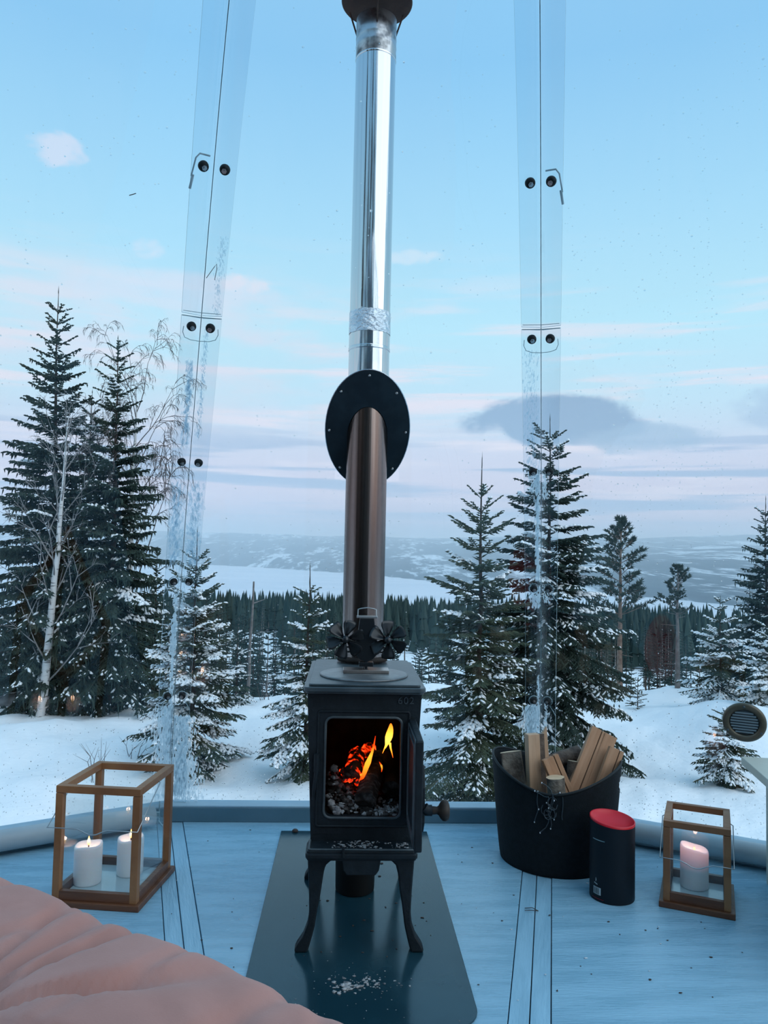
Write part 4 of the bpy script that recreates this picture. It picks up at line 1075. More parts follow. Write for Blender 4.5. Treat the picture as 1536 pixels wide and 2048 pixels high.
# ------------------------------------------------------------------ pink mattress
def cushion():
    nu, nv = 150, 90; A_ = Vector((-1.24, 1.83, 0)); B_ = Vector((.46, .635, 0)); ax = (B_ - A_); Lx = ax.length; ax.normalize()
    bx = Vector((-ax.y, ax.x, 0)) * -1                   # away from the stove, towards the viewer
    tufts = [(.95, .42), (1.72, .36), (.30, .42), (1.35, .80), (.6, .82)]
    V = []
    for j in range(nv + 1):
        s = j / nv
        if s < .22:
            a = s / .22 * math.pi / 2; yv = .085 * (1 - math.sin(a)) * 1.0; zz = .06 + .220 * math.sin(a); vv = .085 - .085 * math.cos(math.pi / 2 - a) if False else .10 * (1 - math.cos(a))
        else: vv = .10 + (s - .22) / .78 * .95; zz = .280
        for i in range(nu + 1):
            u = Lx * i / nu; h = 0; pull = 0
            for tu, tv in tufts:
                du, dv = u - tu, vv - tv; dd = math.hypot(du, dv); an = math.atan2(du, -dv)
                h -= .050 * math.exp(-(dd / .11) ** 2)
                cr = max(0, math.sin(an * 7 + tu * 9)) ** 6 + .7 * max(0, math.sin(an * 11 + tu * 5 + 1)) ** 8
                h -= .022 * cr * math.exp(-((dd - .22) / .22) ** 2) * min(1, dd / .06)
            # long gathers running from the edge
            ph = u * 26 + 3.0 * math.sin(u * 5.3 + 1) + 2.2 * vv * math.sin(u * 4)
            ga = max(0, math.sin(ph + vv * 7)) ** 10
            h -= .011 * ga * math.exp(-((vv - .14) / .2) ** 2)
            h += .016 * math.sin(u * 5.2 + 2.0) * math.exp(-((vv - .1) / .3) ** 2) * .4 + .006 * math.sin(u * 11 + vv * 6)
            k = min(1, s / .2) if s < .2 else 1
            p = A_ + ax * u + bx * (vv + (.0 if s > .22 else 0)) + Vector((0, 0, zz + h * k))
            if s < .22: p -= bx * (.012 * ga * math.sin(math.pi * s / .22)) * -1
            V.append(tuple(p))
    W = nu + 1; F = [(j * W + i, j * W + i + 1, (j + 1) * W + i + 1, (j + 1) * W + i) for j in range(nv) for i in range(nu)]
    # underside closes the body
    o_ = len(V); base_ = [tuple(A_ + Vector((0, 0, .0)) + bx * .03), tuple(B_ + bx * .03), tuple(B_ + bx * 1.05), tuple(A_ + bx * 1.05)]
    me = nmesh('pink_mattress', V, F, M_velvet, smooth=True)
    o = link('pink_mattress', me)
    g = G(); a, b = A_ + bx * .02, B_ + bx * .02; c, d = B_ + bx * 1.05, A_ + bx * 1.05
    g.add([tuple(q + Vector((0, 0, z))) for z in (.001, .08) for q in (a, b, c, d)], [(0, 3, 2, 1), (0, 1, 5, 4), (1, 2, 6, 5), (2, 3, 7, 6), (3, 0, 4, 7)])
    g.obj('side_wall', M_velvet, o)
    return tag(o, 'thick dusty pink velvet mattress with gathered creases, across the floor corner', 'mattress')
cushion()

# ------------------------------------------------------------------ cream cabinet, wall vent, grey wall tubes
cb = root('cabinet', 'cream painted cabinet with an overhanging top at the right wall', 'cabinet', (1.24, 2.085, 0), rad(-12))
g = G(); g.box((.12, -.34, .369), (.28, .70, .026)); g.obj('top_board', M_cream, cb, bevel=.002)
g = G(); g.box((.145, -.34, .178), (.20, .64, .356)); g.obj('body', M_cream, cb, bevel=.002)
vz = .468
vn = -fnorm(1, vz); q = vn.to_track_quat('Z', 'Y')
h0 = Vector((1.276, 2.182)); uu = h0.x * math.cos(rad(30)) - h0.y * math.sin(rad(30))
vp = facet(1, uu, vz, -.001)
vt = root('wall_vent', 'round metal vent with louvres fixed in the clear wall', 'vent', vp)
vt.rotation_mode = 'QUATERNION'; vt.rotation_quaternion = q
g = G(); g.lathe([(.046, .002), (.046, .008), (.052, .012), (.060, .013), (.0675, .010), (.0685, .004), (.0685, 0), (.046, .0)], 48); g.obj('ring', M_ventring, vt)
g = G(); g.lathe([(0, .001), (.047, .001), (.047, .003), (0, .003)], 40); g.obj('mesh_back', M_ventdark, vt)
upv = (Matrix(((1, 0, 0), (0, 1, 0), (0, 0, 1)))); Rm = q.to_matrix(); lu = Rm.transposed() @ Vector((0, 0, 1)); ang = math.atan2(lu.y, lu.x) - math.pi / 2
for i in range(8):
    yy = -.034 + i * .0097; L = 2 * math.sqrt(.046 ** 2 - yy ** 2) - .006
    g = G(); g.box((0, 0, 0), (L, .0052, .0016), 0, Matrix.Rotation(ang, 4, 'Z') @ Matrix.Translation((0, yy, .007)) @ Matrix.Rotation(rad(-35), 4, 'X')); g.obj('louvre', M_ventslat, vt)
for a in (90, 210, 330):
    g = G(); g.lathe([(0, .0125), (.004, .0125), (.0035, .015), (0, .0155)], 10, M=Matrix.Translation((.059 * math.cos(rad(a) + ang), .059 * math.sin(rad(a) + ang), 0))); g.obj('screw', M_ventdark, vt)
def wall_tube(k, u0, u1, label, brk):
    a = rad(30 * k); Rr = RI - .041
    P = lambda u, z, r=0: Vector((math.sin(a) * (Rr + r) + math.cos(a) * u, math.cos(a) * (Rr + r) - math.sin(a) * u, z))
    c = P((u0 + u1) / 2, 0); R_ = root('wall_tube', label, 'tube', c)
    q = lambda u, z, r=0: P(u, z, r) - c
    g = G(); g.tube([q(u0, .047), q(u0 + .003, .047), q(u1 - .003, .047), q(u1, .047)], [.030, .0335, .0335, .030], 28); g.obj('tube', M_tube, R_)
    for u in brk:
        s = 1 if u > (u0 + u1) / 2 else -1
        g = G(); pts = [(-.035, .006), (.03, .006), (.034, .012), (.034, .085), (.030, .085), (.030, .014), (-.035, .0105)]
        vs = [tuple(q(u + du, z, r - .0)) for du in (0, .004) for r, z in pts]; n = len(pts)
        g.add(vs, [tuple(range(n)), tuple(reversed(range(n, 2 * n)))] + [(i, n + i, n + (i + 1) % n, (i + 1) % n) for i in range(n)])
        g.box(tuple(q(u - s * .012, .047, 0)), (.012, .012, .02)); g.obj('clear_bracket', M_edge2, R_)
    g = G(); g.tube([q(u0 + .05, .001), q(u0 + .05, .016)], .008, 10); g.obj('foot', M_gap, R_)
    g = G(); g.tube([q(u1 - .05, .001), q(u1 - .05, .016)], .008, 10); g.obj('foot', M_gap, R_)
    return R_
wall_tube(-1, -.62, .62, 'long grey tube lying along the wall behind the large lantern', [.645])
wall_tube(1, -.62, .62, 'long grey tube lying along the wall behind the small lantern', [-.645])

# small things stuck to the clear panels and lying on the floor
def on_panel(k, pts, r, name, label, cat):
    g = G(); P = [facet(k, u, z, -.0015) for u, z in pts]; c = P[0]; g.tube([p - c for p in P], r, 5)
    return tag(g.obj(name, M_debris, loc=c), label, cat)
on_panel(-1, [(.478, 1.765), (.492, 1.793), (.496, 1.80), (.500, 1.79), (.502, 1.765)], .0009, 'pine_needle', 'bent pair of dark pine needles stuck on the clear wall', 'pine needle')
on_panel(-1, [(.235, 1.892), (.25, 1.899)], .0011, 'pine_needle', 'single short pine needle stuck high on the clear wall', 'pine needle')
g = G(); g.tube([(0, 0, 0), (.02, -.006, .004), (.034, -.022, .002)], .0011, 5); g.tube([(-.004, -.016, .001), (.016, -.020, .003), (.034, -.022, .002)], .001, 5)
tag(g.obj('pine_needle', M_debris, loc=(.475, 1.885, .0012)), 'forked pine needle lying on the floor before the basket', 'pine needle')
g = G(); g.lathe([(0, 0), (.010, 0), (.011, .005), (.007, .009), (0, .010)], 14, M=Matrix.Translation((0, 0, 0))); tag(g.obj('dark_knob', M_debris, loc=(-.222, 2.47, .005)), 'little dark button lying at the back edge of the hearth plate', 'button')
# ------------------------------------------------------------------ trees
def unit(a): return a / np.maximum(np.linalg.norm(a, axis=-1, keepdims=True), 1e-9)
def frames(d):
    ref = np.where(np.abs(d[:, 2:3]) < .9, np.array([[0, 0, 1.0]]), np.array([[1.0, 0, 0]]))
    a = unit(np.cross(d, ref)); return a, np.cross(a, d)
def spindles(S, E, r, mid=.35, n=3):
    S = np.asarray(S, float); E = np.asarray(E, float); r = np.broadcast_to(np.asarray(r, float), (len(S),))
    d = unit(E - S); a, b = frames(d); M = S + (E - S) * mid; k = n + 2
    V = np.empty((len(S), k, 3)); V[:, 0] = S; V[:, k - 1] = E
    for j in range(n):
        t = 2 * math.pi * j / n; V[:, 1 + j] = M + (a * math.cos(t) + b * math.sin(t)) * r[:, None]
    f = []
    for j in range(n):
        q = (j + 1) % n; f += [(0, 1 + q, 1 + j), (k - 1, 1 + j, 1 + q)]
    F = (np.arange(len(S)) * k)[:, None, None] + np.array(f)[None]
    return V.reshape(-1, 3), F.reshape(-1, 3)
def cones(S, E, r0, r1, n=4):
    S = np.asarray(S, float); E = np.asarray(E, float); r0 = np.broadcast_to(np.asarray(r0, float), (len(S),)); r1 = np.broadcast_to(np.asarray(r1, float), (len(S),))
    a, b = frames(unit(E - S)); V = np.empty((len(S), 2 * n, 3))
    for j in range(n):
        t = 2 * math.pi * j / n; c = a * math.cos(t) + b * math.sin(t)
        V[:, j] = S + c * r0[:, None]; V[:, n + j] = E + c * r1[:, None]
    f = []
    for j in range(n):
        q = (j + 1) % n; f += [(j, n + j, n + q), (j, n + q, q)]
    F = (np.arange(len(S)) * 2 * n)[:, None, None] + np.array(f)[None]
    return V.reshape(-1, 3), F.reshape(-1, 3)
def caps(S, E, w, h):
    """little ridges of snow lying on twigs"""
    S = np.asarray(S, float); E = np.asarray(E, float); d = unit(E - S); lat = unit(np.cross(d, np.array([[0, 0, 1.0]]))); up = np.array([[0, 0, 1.0]])
    w = np.asarray(w)[:, None]; h = np.asarray(h)[:, None]; n = len(S); V = np.empty((n, 8, 3))
    V[:, 0] = S + up * h * .3; V[:, 7] = E + up * h * .2
    for i, (t, q) in enumerate(((.28, .9), (.72, 1.0))):
        c = S + (E - S) * t
        V[:, 1 + 3 * i] = c - lat * w * q; V[:, 2 + 3 * i] = c + lat * w * q; V[:, 3 + 3 * i] = c + up * h * q
    f = [(0, 1, 3), (0, 3, 2), (1, 4, 6), (1, 6, 3), (3, 6, 5), (3, 5, 2), (7, 6, 4), (7, 5, 6), (0, 2, 1), (1, 2, 5), (1, 5, 4), (7, 4, 5)]
    F = (np.arange(n) * 8)[:, None, None] + np.array(f)[None]
    return V.reshape(-1, 3), F.reshape(-1, 3)
def join(parts):
    V = []; F = []; o = 0
    for v, f in parts:
        if len(v): V.append(v); F.append(f + o); o += len(v)
    return np.concatenate(V), np.concatenate(F)

def spruce_data(seed, H, R, c0=.06, wh=.30, per=6, lo=-14, hi=44, droop=.55, twr=.018, snow=.2, step=.075, p=.85, subs=3, clump=.0, tlen=.40, hang=.22, ltop=.965, uneven=.38, snow_lo=1.0, comb=0):
    r = np.random.RandomState(seed); SS = []; EE = []; RR = []; CS = []; CE = []; CW = []; BL = []
    SW0 = []; SW1 = []
    h = c0 * H
    while h < H * ltop:
        t = h / H
        nb = per if t < .60 else max(3, int(per * (.75 if t < .8 else .5)))
        a0 = r.rand() * 6.28
        for b in range(nb + (1 if r.rand() < .4 else 0)):
            hh = h + r.uniform(-.6, .6) * wh * (1 - .6 * t) * (1 if t < .6 else .25)
            if hh > H * (ltop + .01): continue
            L = R * max((1 - t), .0) ** p * (1 - uneven * r.rand()) + .05 * (H / 6)
            L = max(L, .10)
            if r.rand() < .04: L *= 1.25
            az = a0 + 6.283 * b / nb + r.uniform(-.3, .3); hd = np.array([math.cos(az), math.sin(az), 0])
            el = rad(lo + (hi - lo) * t ** 1.2 + r.uniform(-7, 7))
            ns = 9; s = np.linspace(0, 1, ns); dr = droop * (1 - t) ** 1.2
            P = np.array([0, 0, hh]) + np.outer(s * L * math.cos(el), hd); P[:, 2] += L * (s * math.sin(el) - dr * .6 * s ** 2 + dr * .35 * s ** 3)
            SW0.append(P[:-1]); SW1.append(P[1:])
            k0 = 1 if t < .9 else 0
            SS.append(P[k0:-1]); EE.append(P[k0 + 1:] + (P[k0 + 1:] - P[k0:-1]) * .25); RR.append(np.full(ns - 1 - k0, twr * 1.05))
            m = int(np.clip(L / step, 3, 26)); sj = np.linspace(.16 if t < .8 else .3, .97, m) + r.uniform(-.015, .015, m)
            base = np.stack([np.interp(sj, s, P[:, i]) for i in range(3)], 1); tg = unit(np.stack([np.gradient(P[:, i], s) for i in range(3)], 1))
            tj = unit(np.stack([np.interp(sj, s, tg[:, i]) for i in range(3)], 1)); side = unit(np.cross(tj, [0, 0, 1.0]))
            sg = np.where((np.arange(m) + b) % 2 == 0, 1.0, -1.0)[:, None]
            tb = []; te = []
            for flip in (1, -1):
                l = np.maximum(L * tlen * (1 - .72 * sj) * r.uniform(.65, 1.15, m), .055 * (H / 5) ** .5)
                dd = unit(tj * .72 + side * sg * flip * r.uniform(.55, .9, (m, 1)) + np.array([0, 0, -1.0]) * (hang * (1.3 - t) + r.uniform(-.08, .1, (m, 1))))
                e = base + dd * l[:, None]; tb.append(base); te.append(e)
                SS.append(base); EE.append(e); RR.append(twr * r.uniform(.8, 1.1, m))
                if subs:
                    ok = l > .13
                    for q in range(subs):
                        f = (q + .8) / (subs + .8)
                        for s2 in (1, -1):
                            if not ok.any(): break
                            sd = unit(np.cross(dd[ok], [0, 0, 1.0])) * s2
                            d2 = unit(dd[ok] * .75 + sd * .55 + np.array([0, 0, -1.0]) * r.uniform(.0, .45, (ok.sum(), 1)))
                            b2 = base[ok] + dd[ok] * (l[ok] * f)[:, None]; e2 = b2 + d2 * (l[ok] * (.52 - .22 * f) * r.uniform(.7, 1.2, ok.sum()))[:, None]
                            SS.append(b2); EE.append(e2); RR.append(np.full(ok.sum(), twr * .85))
                            tb.append(b2); te.append(e2)
            if comb and t < .82:
                m2 = int(L / .075); s2_ = r.uniform(.25, 1, m2); b2 = np.stack([np.interp(s2_, s, P[:, i]) for i in range(3)], 1) + r.normal(0, .05 * L, (m2, 3)) * [1, 1, .1]
                ln = comb * r.uniform(.4, 1.2, m2) * (1.1 - t); SS.append(b2); EE.append(b2 + np.stack([r.normal(0, .15, m2), r.normal(0, .15, m2), -np.ones(m2)], 1) * ln[:, None] + hd * .1 * ln[:, None]); RR.append(np.full(m2, twr * .8))
            ps = snow * (r.uniform(.0, 1.0) ** 1.5) * 2.4 * (1.0 if t < .75 else .55) * (snow_lo if t < .5 else 1.0)
            if snow > 0:
                tb = np.concatenate([P[1:-1]] + tb); te = np.concatenate([P[2:]] + te); pick = r.rand(len(tb)) < ps
                if pick.any():
                    CS.append(tb[pick] + [0, 0, twr * .6]); CE.append(te[pick] + [0, 0, twr * .4]); CW.append(twr * r.uniform(.9, 1.9, pick.sum()))
                if r.rand() < clump:
                    q0 = r.uniform(.35, .7); far_ = np.linalg.norm(te - [0, 0, hh], axis=1) > q0 * L; pk = far_ & (r.rand(len(tb)) < .55)
                    if pk.any():
                        CS.append(tb[pk] + [0, 0, twr * .8]); CE.append(te[pk] + [0, 0, twr * .6]); CW.append(twr * r.uniform(1.6, 3.0, pk.sum()))
                if False:
                    for _ in range(r.randint(1, 4)):
                        q = r.uniform(.45, .98); c = np.array([np.interp(q, s, P[:, i]) for i in range(3)]) + r.uniform(-.05, .05, 3) * L
                        BL.append((c, L * r.uniform(.07, .15), az))
        h += wh * (1 - .45 * t) * (1 if t < .6 else 1.35) * r.uniform(.8, 1.2)
    # short twigs close round the stem
    if snow_lo == 1.0 and subs >= 2:
        m2 = int(H * 45); z2 = r.uniform(c0, ltop * .93, m2) * H; a2_ = r.uniform(0, 6.283, m2); b2 = np.zeros((m2, 3)); b2[:, 2] = z2
        l2 = (.10 + .30 * (1 - z2 / H)) * (H / 8) ** .5 * r.uniform(.5, 1.2, m2); e2 = b2 + np.stack([np.cos(a2_), np.sin(a2_), r.uniform(-.5, .5, m2)], 1) * l2[:, None]
        SS.append(b2); EE.append(e2); RR.append(np.full(m2, twr))
    # leader
    for z0_, z1_ in ((ltop - .01, (ltop + 1) / 2 + .01), ((ltop + 1) / 2, 1.0)):
        SS.append(np.array([[0, 0, H * z0_]])); EE.append(np.array([[0, 0, H * z1_]])); RR.append(np.array([twr * .5]))
    fol = spindles(np.concatenate(SS), np.concatenate(EE), np.concatenate(RR))
    tz = np.linspace(0, .98, 8); rt = .0125 * H * (1 - tz) ** 1.15 + .005
    q = np.zeros((8, 3)); q[:, 2] = tz * H - np.where(tz == 0, .25, 0); q[1:-1, :2] = r.uniform(-.004, .004, (6, 2)) * H
    tr = join([cones(q[:-1], q[1:], rt[:-1], rt[1:], 8), cones(np.concatenate(SW0), np.concatenate(SW1), twr * .5, twr * .35, 3)])
    sn = None
    if CS:
        W = np.concatenate(CW) * .85; a_ = np.concatenate(CS); e_ = np.concatenate(CE); m_ = np.linalg.norm(e_ - a_, axis=1); k_ = np.minimum(1, (.10 + 3.2 * twr) / np.maximum(m_, .01)); k_ = k_ * r.uniform(.6, 1, len(a_)); f_ = r.uniform(0, 1, len(a_)) * (1 - k_)
        a2 = a_ + (e_ - a_) * f_[:, None]; sn = [caps(a2, a2 + (e_ - a_) * k_[:, None], W, W * .8 + .004)]
        for c, sz, az in BL:
            g = G(); g.blob((0, 0, 0), (sz, sz * .55, sz * .32), 9, 6, 0, .16, random.Random(int(sz * 1e6)))
            v = np.array(g.v) @ np.array([[math.cos(az), math.sin(az), 0], [-math.sin(az), math.cos(az), 0], [0, 0, 1]]) + c + [0, 0, sz * .12]
            f = np.array(g.f); sn.append((v, np.concatenate([f[:, [0, 1, 2]], f[:, [0, 2, 3]]])))
        sn = join(sn)
    return tr, fol, sn
def tree(name, label, cat, a, d, data, mats, lean=0.0, rz=0.0, dz=0.0, group=None):
    p = at(a, d); R_ = root(name, label, cat, (p.x, p.y, p.z + dz), 0, group)
    tr, fo, sn = data
    e = (0, rad(lean), rz)
    link('trunk', nmesh('trunk', tr[0], tr[1], mats[0], smooth=True), R_, rot=e)
    if fo is not None: link('foliage', nmesh('foliage', fo[0], fo[1], mats[1]), R_, rot=e, kind='stuff')
    if sn is not None: link('snow', nmesh('snow', sn[0], sn[1], M_twigsnow, smooth=True), R_, rot=e, kind='stuff', label='white snow lying on the branches')
    return R_
SPR = (M_trunk, M_needle); YOU = (M_trunk, M_needle2); PIN = (M_pinetrunk, M_pineneedle)
tree('spruce_tree', 'tallest dark spruce at the far left behind the white birch trunk', 'tree', -20.4, 19.6, spruce_data(1, 9.9, 2.05, .03, .34, 9, -18, 40, .55, .027, .035, .11, .72, 3, .02, .38, .34, .945, comb=.30), SPR, lean=-1.2)
tree('spruce_tree', 'tall dark spruce beside the tallest one, with a bare birch crown around its top', 'tree', -16.6, 19.0, spruce_data(2, 8.7, 1.85, .03, .34, 9, -20, 36, .6, .027, .05, .11, .66, 3, .03, .38, .36, comb=.32), SPR, lean=-.8)
tree('spruce_tree', 'narrower dark spruce filling the gap between the two tall spruces', 'tree', -18.5, 20.6, spruce_data(3, 7.9, 1.6, .03, .36, 8, -18, 36, .6, .027, .05, .12, .7, 3, .03, .38, .34, comb=.30), SPR)
tree('spruce_tree', 'slim spruce with a thin pointed top behind the snowy spruce by the large lantern', 'tree', -13.7, 21.5, spruce_data(4, 4.9, .95, .05, .28, 7, -14, 45, .5, .021, .06, .09, .8, 2, .03, .42, .28), SPR)
tree('spruce_tree', 'dark low spruce in the shade behind the snowy spruce', 'tree', -10.2, 22.5, spruce_data(5, 4.0, 1.2, .04, .30, 7, -14, 36, .6, .023, .10, .10, .7, 2, .05, .42, .3), SPR)
tree('spruce_tree', 'snow laden young spruce behind the frosted joint strip at the large lantern', 'tree', -11.0, 13.9, spruce_data(6, 4.25, 1.28, .04, .23, 8, -18, 50, .55, .0165, .30, .07, .70, 3, .45, .44, .30, .90), YOU)
tree('spruce_tree', 'small snowy spruce with a bare lower trunk close behind the stove', 'tree', -2.8, 13.0, spruce_data(7, 3.5, 1.08, .10, .24, 6, -22, 42, .5, .0155, .30, .072, .70, 3, .5, .44, .30, .88), YOU)
tree('spruce_tree', 'spruce with a long bare leader between the stove and the basket', 'tree', 9.8, 12.2, spruce_data(8, 5.5, 1.45, .05, .25, 8, -20, 52, .5, .0165, .10, .072, .78, 3, .09, .42, .26, .87), YOU)
tree('spruce_tree', 'big bushy spruce behind the joint strip over the log basket', 'tree', 14.7, 14.8, spruce_data(9, 6.4, 2.0, .04, .28, 9, -22, 34, .55, .020, .11, .085, .62, 3, .10, .42, .34, .93, comb=.15), SPR)
tree('spruce_tree', 'spruce at the right edge of the view above the wall vent', 'tree', 29.0, 23.6, spruce_data(10, 5.6, 1.65, .05, .30, 8, -20, 42, .6, .023, .06, .10, .74, 3, .05, .40, .34, .93, comb=.28), SPR)
tree('spruce_tree', 'low spruce loaded with snow beyond the wall vent', 'tree', 26.2, 20.5, spruce_data(11, 2.7, 1.2, .04, .26, 6, -16, 36, .6, .020, .75, .09, .6, 2, .6, .42, .3), YOU)
tree('spruce_tree', 'snow buried bush at the right edge behind the wall vent', 'tree', 29.2, 19.0, spruce_data(12, 2.0, 1.1, .03, .24, 6, -10, 34, .6, .020, .9, .09, .5, 2, .9, .42, .3), YOU)
tree('spruce_tree', 'small weighed down spruce in the snow just under the wall vent', 'tree', 26.6, 14.3, spruce_data(13, 1.30, .72, .02, .14, 8, -22, 30, .8, .0145, .28, .05, .5, 3, .35, .46, .4), YOU)
tree('spruce_tree', 'tiny spruce seedling poking out of the snow right of the basket', 'tree', 20.9, 20.2, spruce_data(14, .75, .36, .05, .14, 5, 0, 50, .3, .012, .2, .06, .7, 1, .0, .44, .1), YOU)
tree('spruce_tree', 'small shaded spruce at the snow edge between the lantern spruce and the stove spruce', 'tree', -7.9, 19.4, spruce_data(15, 1.9, .75, .03, .22, 6, -12, 36, .6, .018, .35, .08, .7, 2, .2, .42, .28), SPR)
def pine_data(seed, H, R, c0, trunk_r, n_w, twr=.03):
    r = np.random.RandomState(seed); SS = []; EE = []; RR = []; B0 = []; B1 = []; BR_ = []
    def tuft(p, d, l):
        n = 9; dd = unit(d + r.normal(0, .55, (n, 3)) + [0, 0, .25]); SS.append(np.repeat(p[None], n, 0)); EE.append(p + dd * l * r.uniform(.7, 1.2, (n, 1))); RR.append(np.full(n, twr * .45))
    for i in range(n_w):
        t = c0 + (1 - c0) * (i / (n_w - 1)) ** .9 * .985; L = R * (math.sin(min(1, (1.04 - t) / (1 - c0) * 1.25) * math.pi / 2)) * r.uniform(.7, 1.1)
        for b in range(r.randint(3, 6)):
            az = r.rand() * 6.28; el = rad(r.uniform(5, 30) + 35 * max(0, (t - .75) / .25)); hd = np.array([math.cos(az) * math.cos(el), math.sin(az) * math.cos(el), math.sin(el)])
            s = np.linspace(0, 1, 6)[:, None]; P = np.array([0, 0, t * H]) + s * hd * L + s ** 2 * np.array([0, 0, .12 * L])
            B0.append(P[:-1]); B1.append(P[1:]); BR_.append(np.full(5, .012))
            for q in np.linspace(.35, 1, max(4, int(L / .11))):
                p = np.array([np.interp(q, s[:, 0], P[:, k]) for k in range(3)]); sd = unit(np.cross(hd, [0, 0, 1.0])) * r.choice([-1, 1])
                e = p + unit(hd * .7 + sd * .7 + [0, 0, .15]) * L * .34 * (1.15 - q * .7) * r.uniform(.6, 1.2)
                B0.append(p[None]); B1.append(e[None]); BR_.append(np.array([.006])); tuft(e, unit(e - p), .14 * (H / 5)); tuft((p + e) / 2, unit(e - p), .12 * (H / 5))
            tuft(P[-1], hd, .16 * (H / 5))
    for _ in range(10):          # dead lower branches
        t = r.uniform(.2, c0); az = r.rand() * 6.28; hd = np.array([math.cos(az), math.sin(az), r.uniform(-.1, .3)]); B0.append(np.array([[0, 0, t * H]])); B1.append((np.array([0, 0, t * H]) + hd * R * r.uniform(.4, 1.1))[None]); BR_.append(np.array([.010]))
    tz = np.linspace(0, .99, 9); rt = trunk_r * (1 - .85 * tz); q = np.zeros((9, 3)); q[:, 2] = tz * H - np.where(tz == 0, .3, 0); q[1:-1, :2] = r.uniform(-.006, .006, (7, 2)) * H
    br_ = np.concatenate(BR_)
    return join([cones(q[:-1], q[1:], rt[:-1], rt[1:], 8), cones(np.concatenate(B0), np.concatenate(B1), br_, br_ * .6, 3)]), spindles(np.concatenate(SS), np.concatenate(EE), np.concatenate(RR)), None
tree('pine_tree', 'pine with a reddish bare trunk and a dense crown behind the big bushy spruce', 'tree', 19.7, 23.3, pine_data(21, 4.9, .80, .40, .095, 17), PIN)
tree('pine_tree', 'smaller pine with a tall bare grey trunk and a tufted top', 'tree', 23.5, 23.6, pine_data(22, 3.35, .50, .62, .085, 9), (M_paletrunk, M_pineneedle))
# birches
def birch_data(seed, H, r0, limbs, weep, crown0, spread, twigs, lean=.0, wig=.10, m0=(5, 6)):
    r = np.random.RandomState(seed); A = []; B = []; R0 = []; R1 = []; TW = []
    n = 14; tz = np.linspace(0, 1, n); q = np.zeros((n, 3)); q[:, 2] = tz * H - np.where(tz == 0, .3, 0); q[:, 0] = lean * H * tz ** .8 + r.normal(0, .0025, n) * H * tz; q[:, 1] = r.normal(0, .0025, n) * H * tz
    q[0, 0] -= .05; rt = r0 * (1 - tz) ** .8 + .006
    trunk = cones(q[:-1], q[1:], rt[:-1], rt[1:], 8)
    def limb(p, d, L, rr, depth):
        k = 6; pts = [p]; dd = d.copy()
        for i in range(k):
            dd = unit((dd + r.normal(0, wig, 3) + np.array([0, 0, (.10 if depth == 0 else 0) - weep * (i / k) ** 1.5 * (.35 + .5 * depth)]))[None])[0]; pts.append(pts[-1] + dd * L / k)
        pts = np.array(pts); rad_ = rr * (1 - np.linspace(0, .8, k + 1))
        A.append(pts[:-1]); B.append(pts[1:]); R0.append(rad_[:-1]); R1.append(rad_[1:])
        if depth < 3:
            m = (m0[0], m0[1], twigs)[depth]
            for j in range(m):
                s_ = r.uniform(.25, 1.0); i = min(int(s_ * k), k - 1); b_ = pts[i] + (pts[i + 1] - pts[i]) * (s_ * k - i); t_ = unit((pts[i + 1] - pts[i])[None])[0]
                sd = unit(np.cross(t_, r.normal(0, 1, 3))[None])[0]; nd = unit((t_ * .8 + sd * .65 + [0, 0, .15 if depth == 0 else -.25 * weep])[None])[0]
                limb(b_, nd, L * r.uniform(.34, .58) * (1.1 - .3 * s_), max(rr * (.6, .62, .7)[depth], .0052), depth + 1)
    for i in range(limbs):
        t = crown0 + (1 - crown0) * (i + r.rand()) / limbs * .97; az = i * 2.4 + r.uniform(-.4, .4); el = rad(r.uniform(28, 52) + 25 * t)
        p = np.array([np.interp(t, tz, q[:, k]) for k in range(3)]); d = np.array([math.cos(az) * math.cos(el), math.sin(az) * math.cos(el), math.sin(el)])
        limb(p, d, spread * (1.15 - .65 * t) * r.uniform(.75, 1.15), .013 + r0 * .13 * (1 - t), 0)
    return trunk, cones(np.concatenate(A), np.concatenate(B), np.concatenate(R0), np.concatenate(R1), 3)
def birch(label, a, d, data, limb_m, rz=0):
    p = at(a, d); R_ = root('birch_tree', label, 'tree', p); link('trunk', nmesh('trunk', data[0][0], data[0][1], M_birch, smooth=True), R_, rot=(0, 0, rz))
    link('branches', nmesh('branches', data[1][0], data[1][1], limb_m), R_, rot=(0, 0, rz), kind='stuff')
for i_, (a, d, s_) in enumerate(((178, 9.6, 1.45), (197, 9.0, 1.55), (216, 9.0, 1.4), (238, 9.5, 1.5))):  # unseen spruces added behind the viewer so the pipe reflects a dark stripe
    p = at(a, d); R_ = root('spruce_tree', ('unseen tall spruce added behind the viewer to mirror a dark stripe in the steel pipe', 'unseen taller spruce added behind the viewer, mirrored in the middle of the steel pipe', 'third unseen spruce added behind the viewer, mirrored at the left of the dark stripe on the pipe', 'outermost unseen spruce added behind the viewer, mirrored near the left edge of the pipe')[i_], 'tree', (p.x, p.y, p.z)); R_.scale = (s_,) * 3
    for nm_ in ('trunk', 'foliage'):
        o_ = link(nm_, D.meshes[nm_], R_, kind='stuff' if nm_ == 'foliage' else None)
birch('bare birch with a white trunk standing before the tall dark spruces', -20.9, 18.6, birch_data(31, 6.6, .10, 26, .02, .10, 1.9, 1, .05, .045, (4, 3)), M_birchlimb)
birch('leafless birch with a wide drooping crown behind the dark spruces', -15.6, 20.8, birch_data(32, 8.5, .13, 18, .95, .36, 3.5, 5, .0), M_birchtwig)
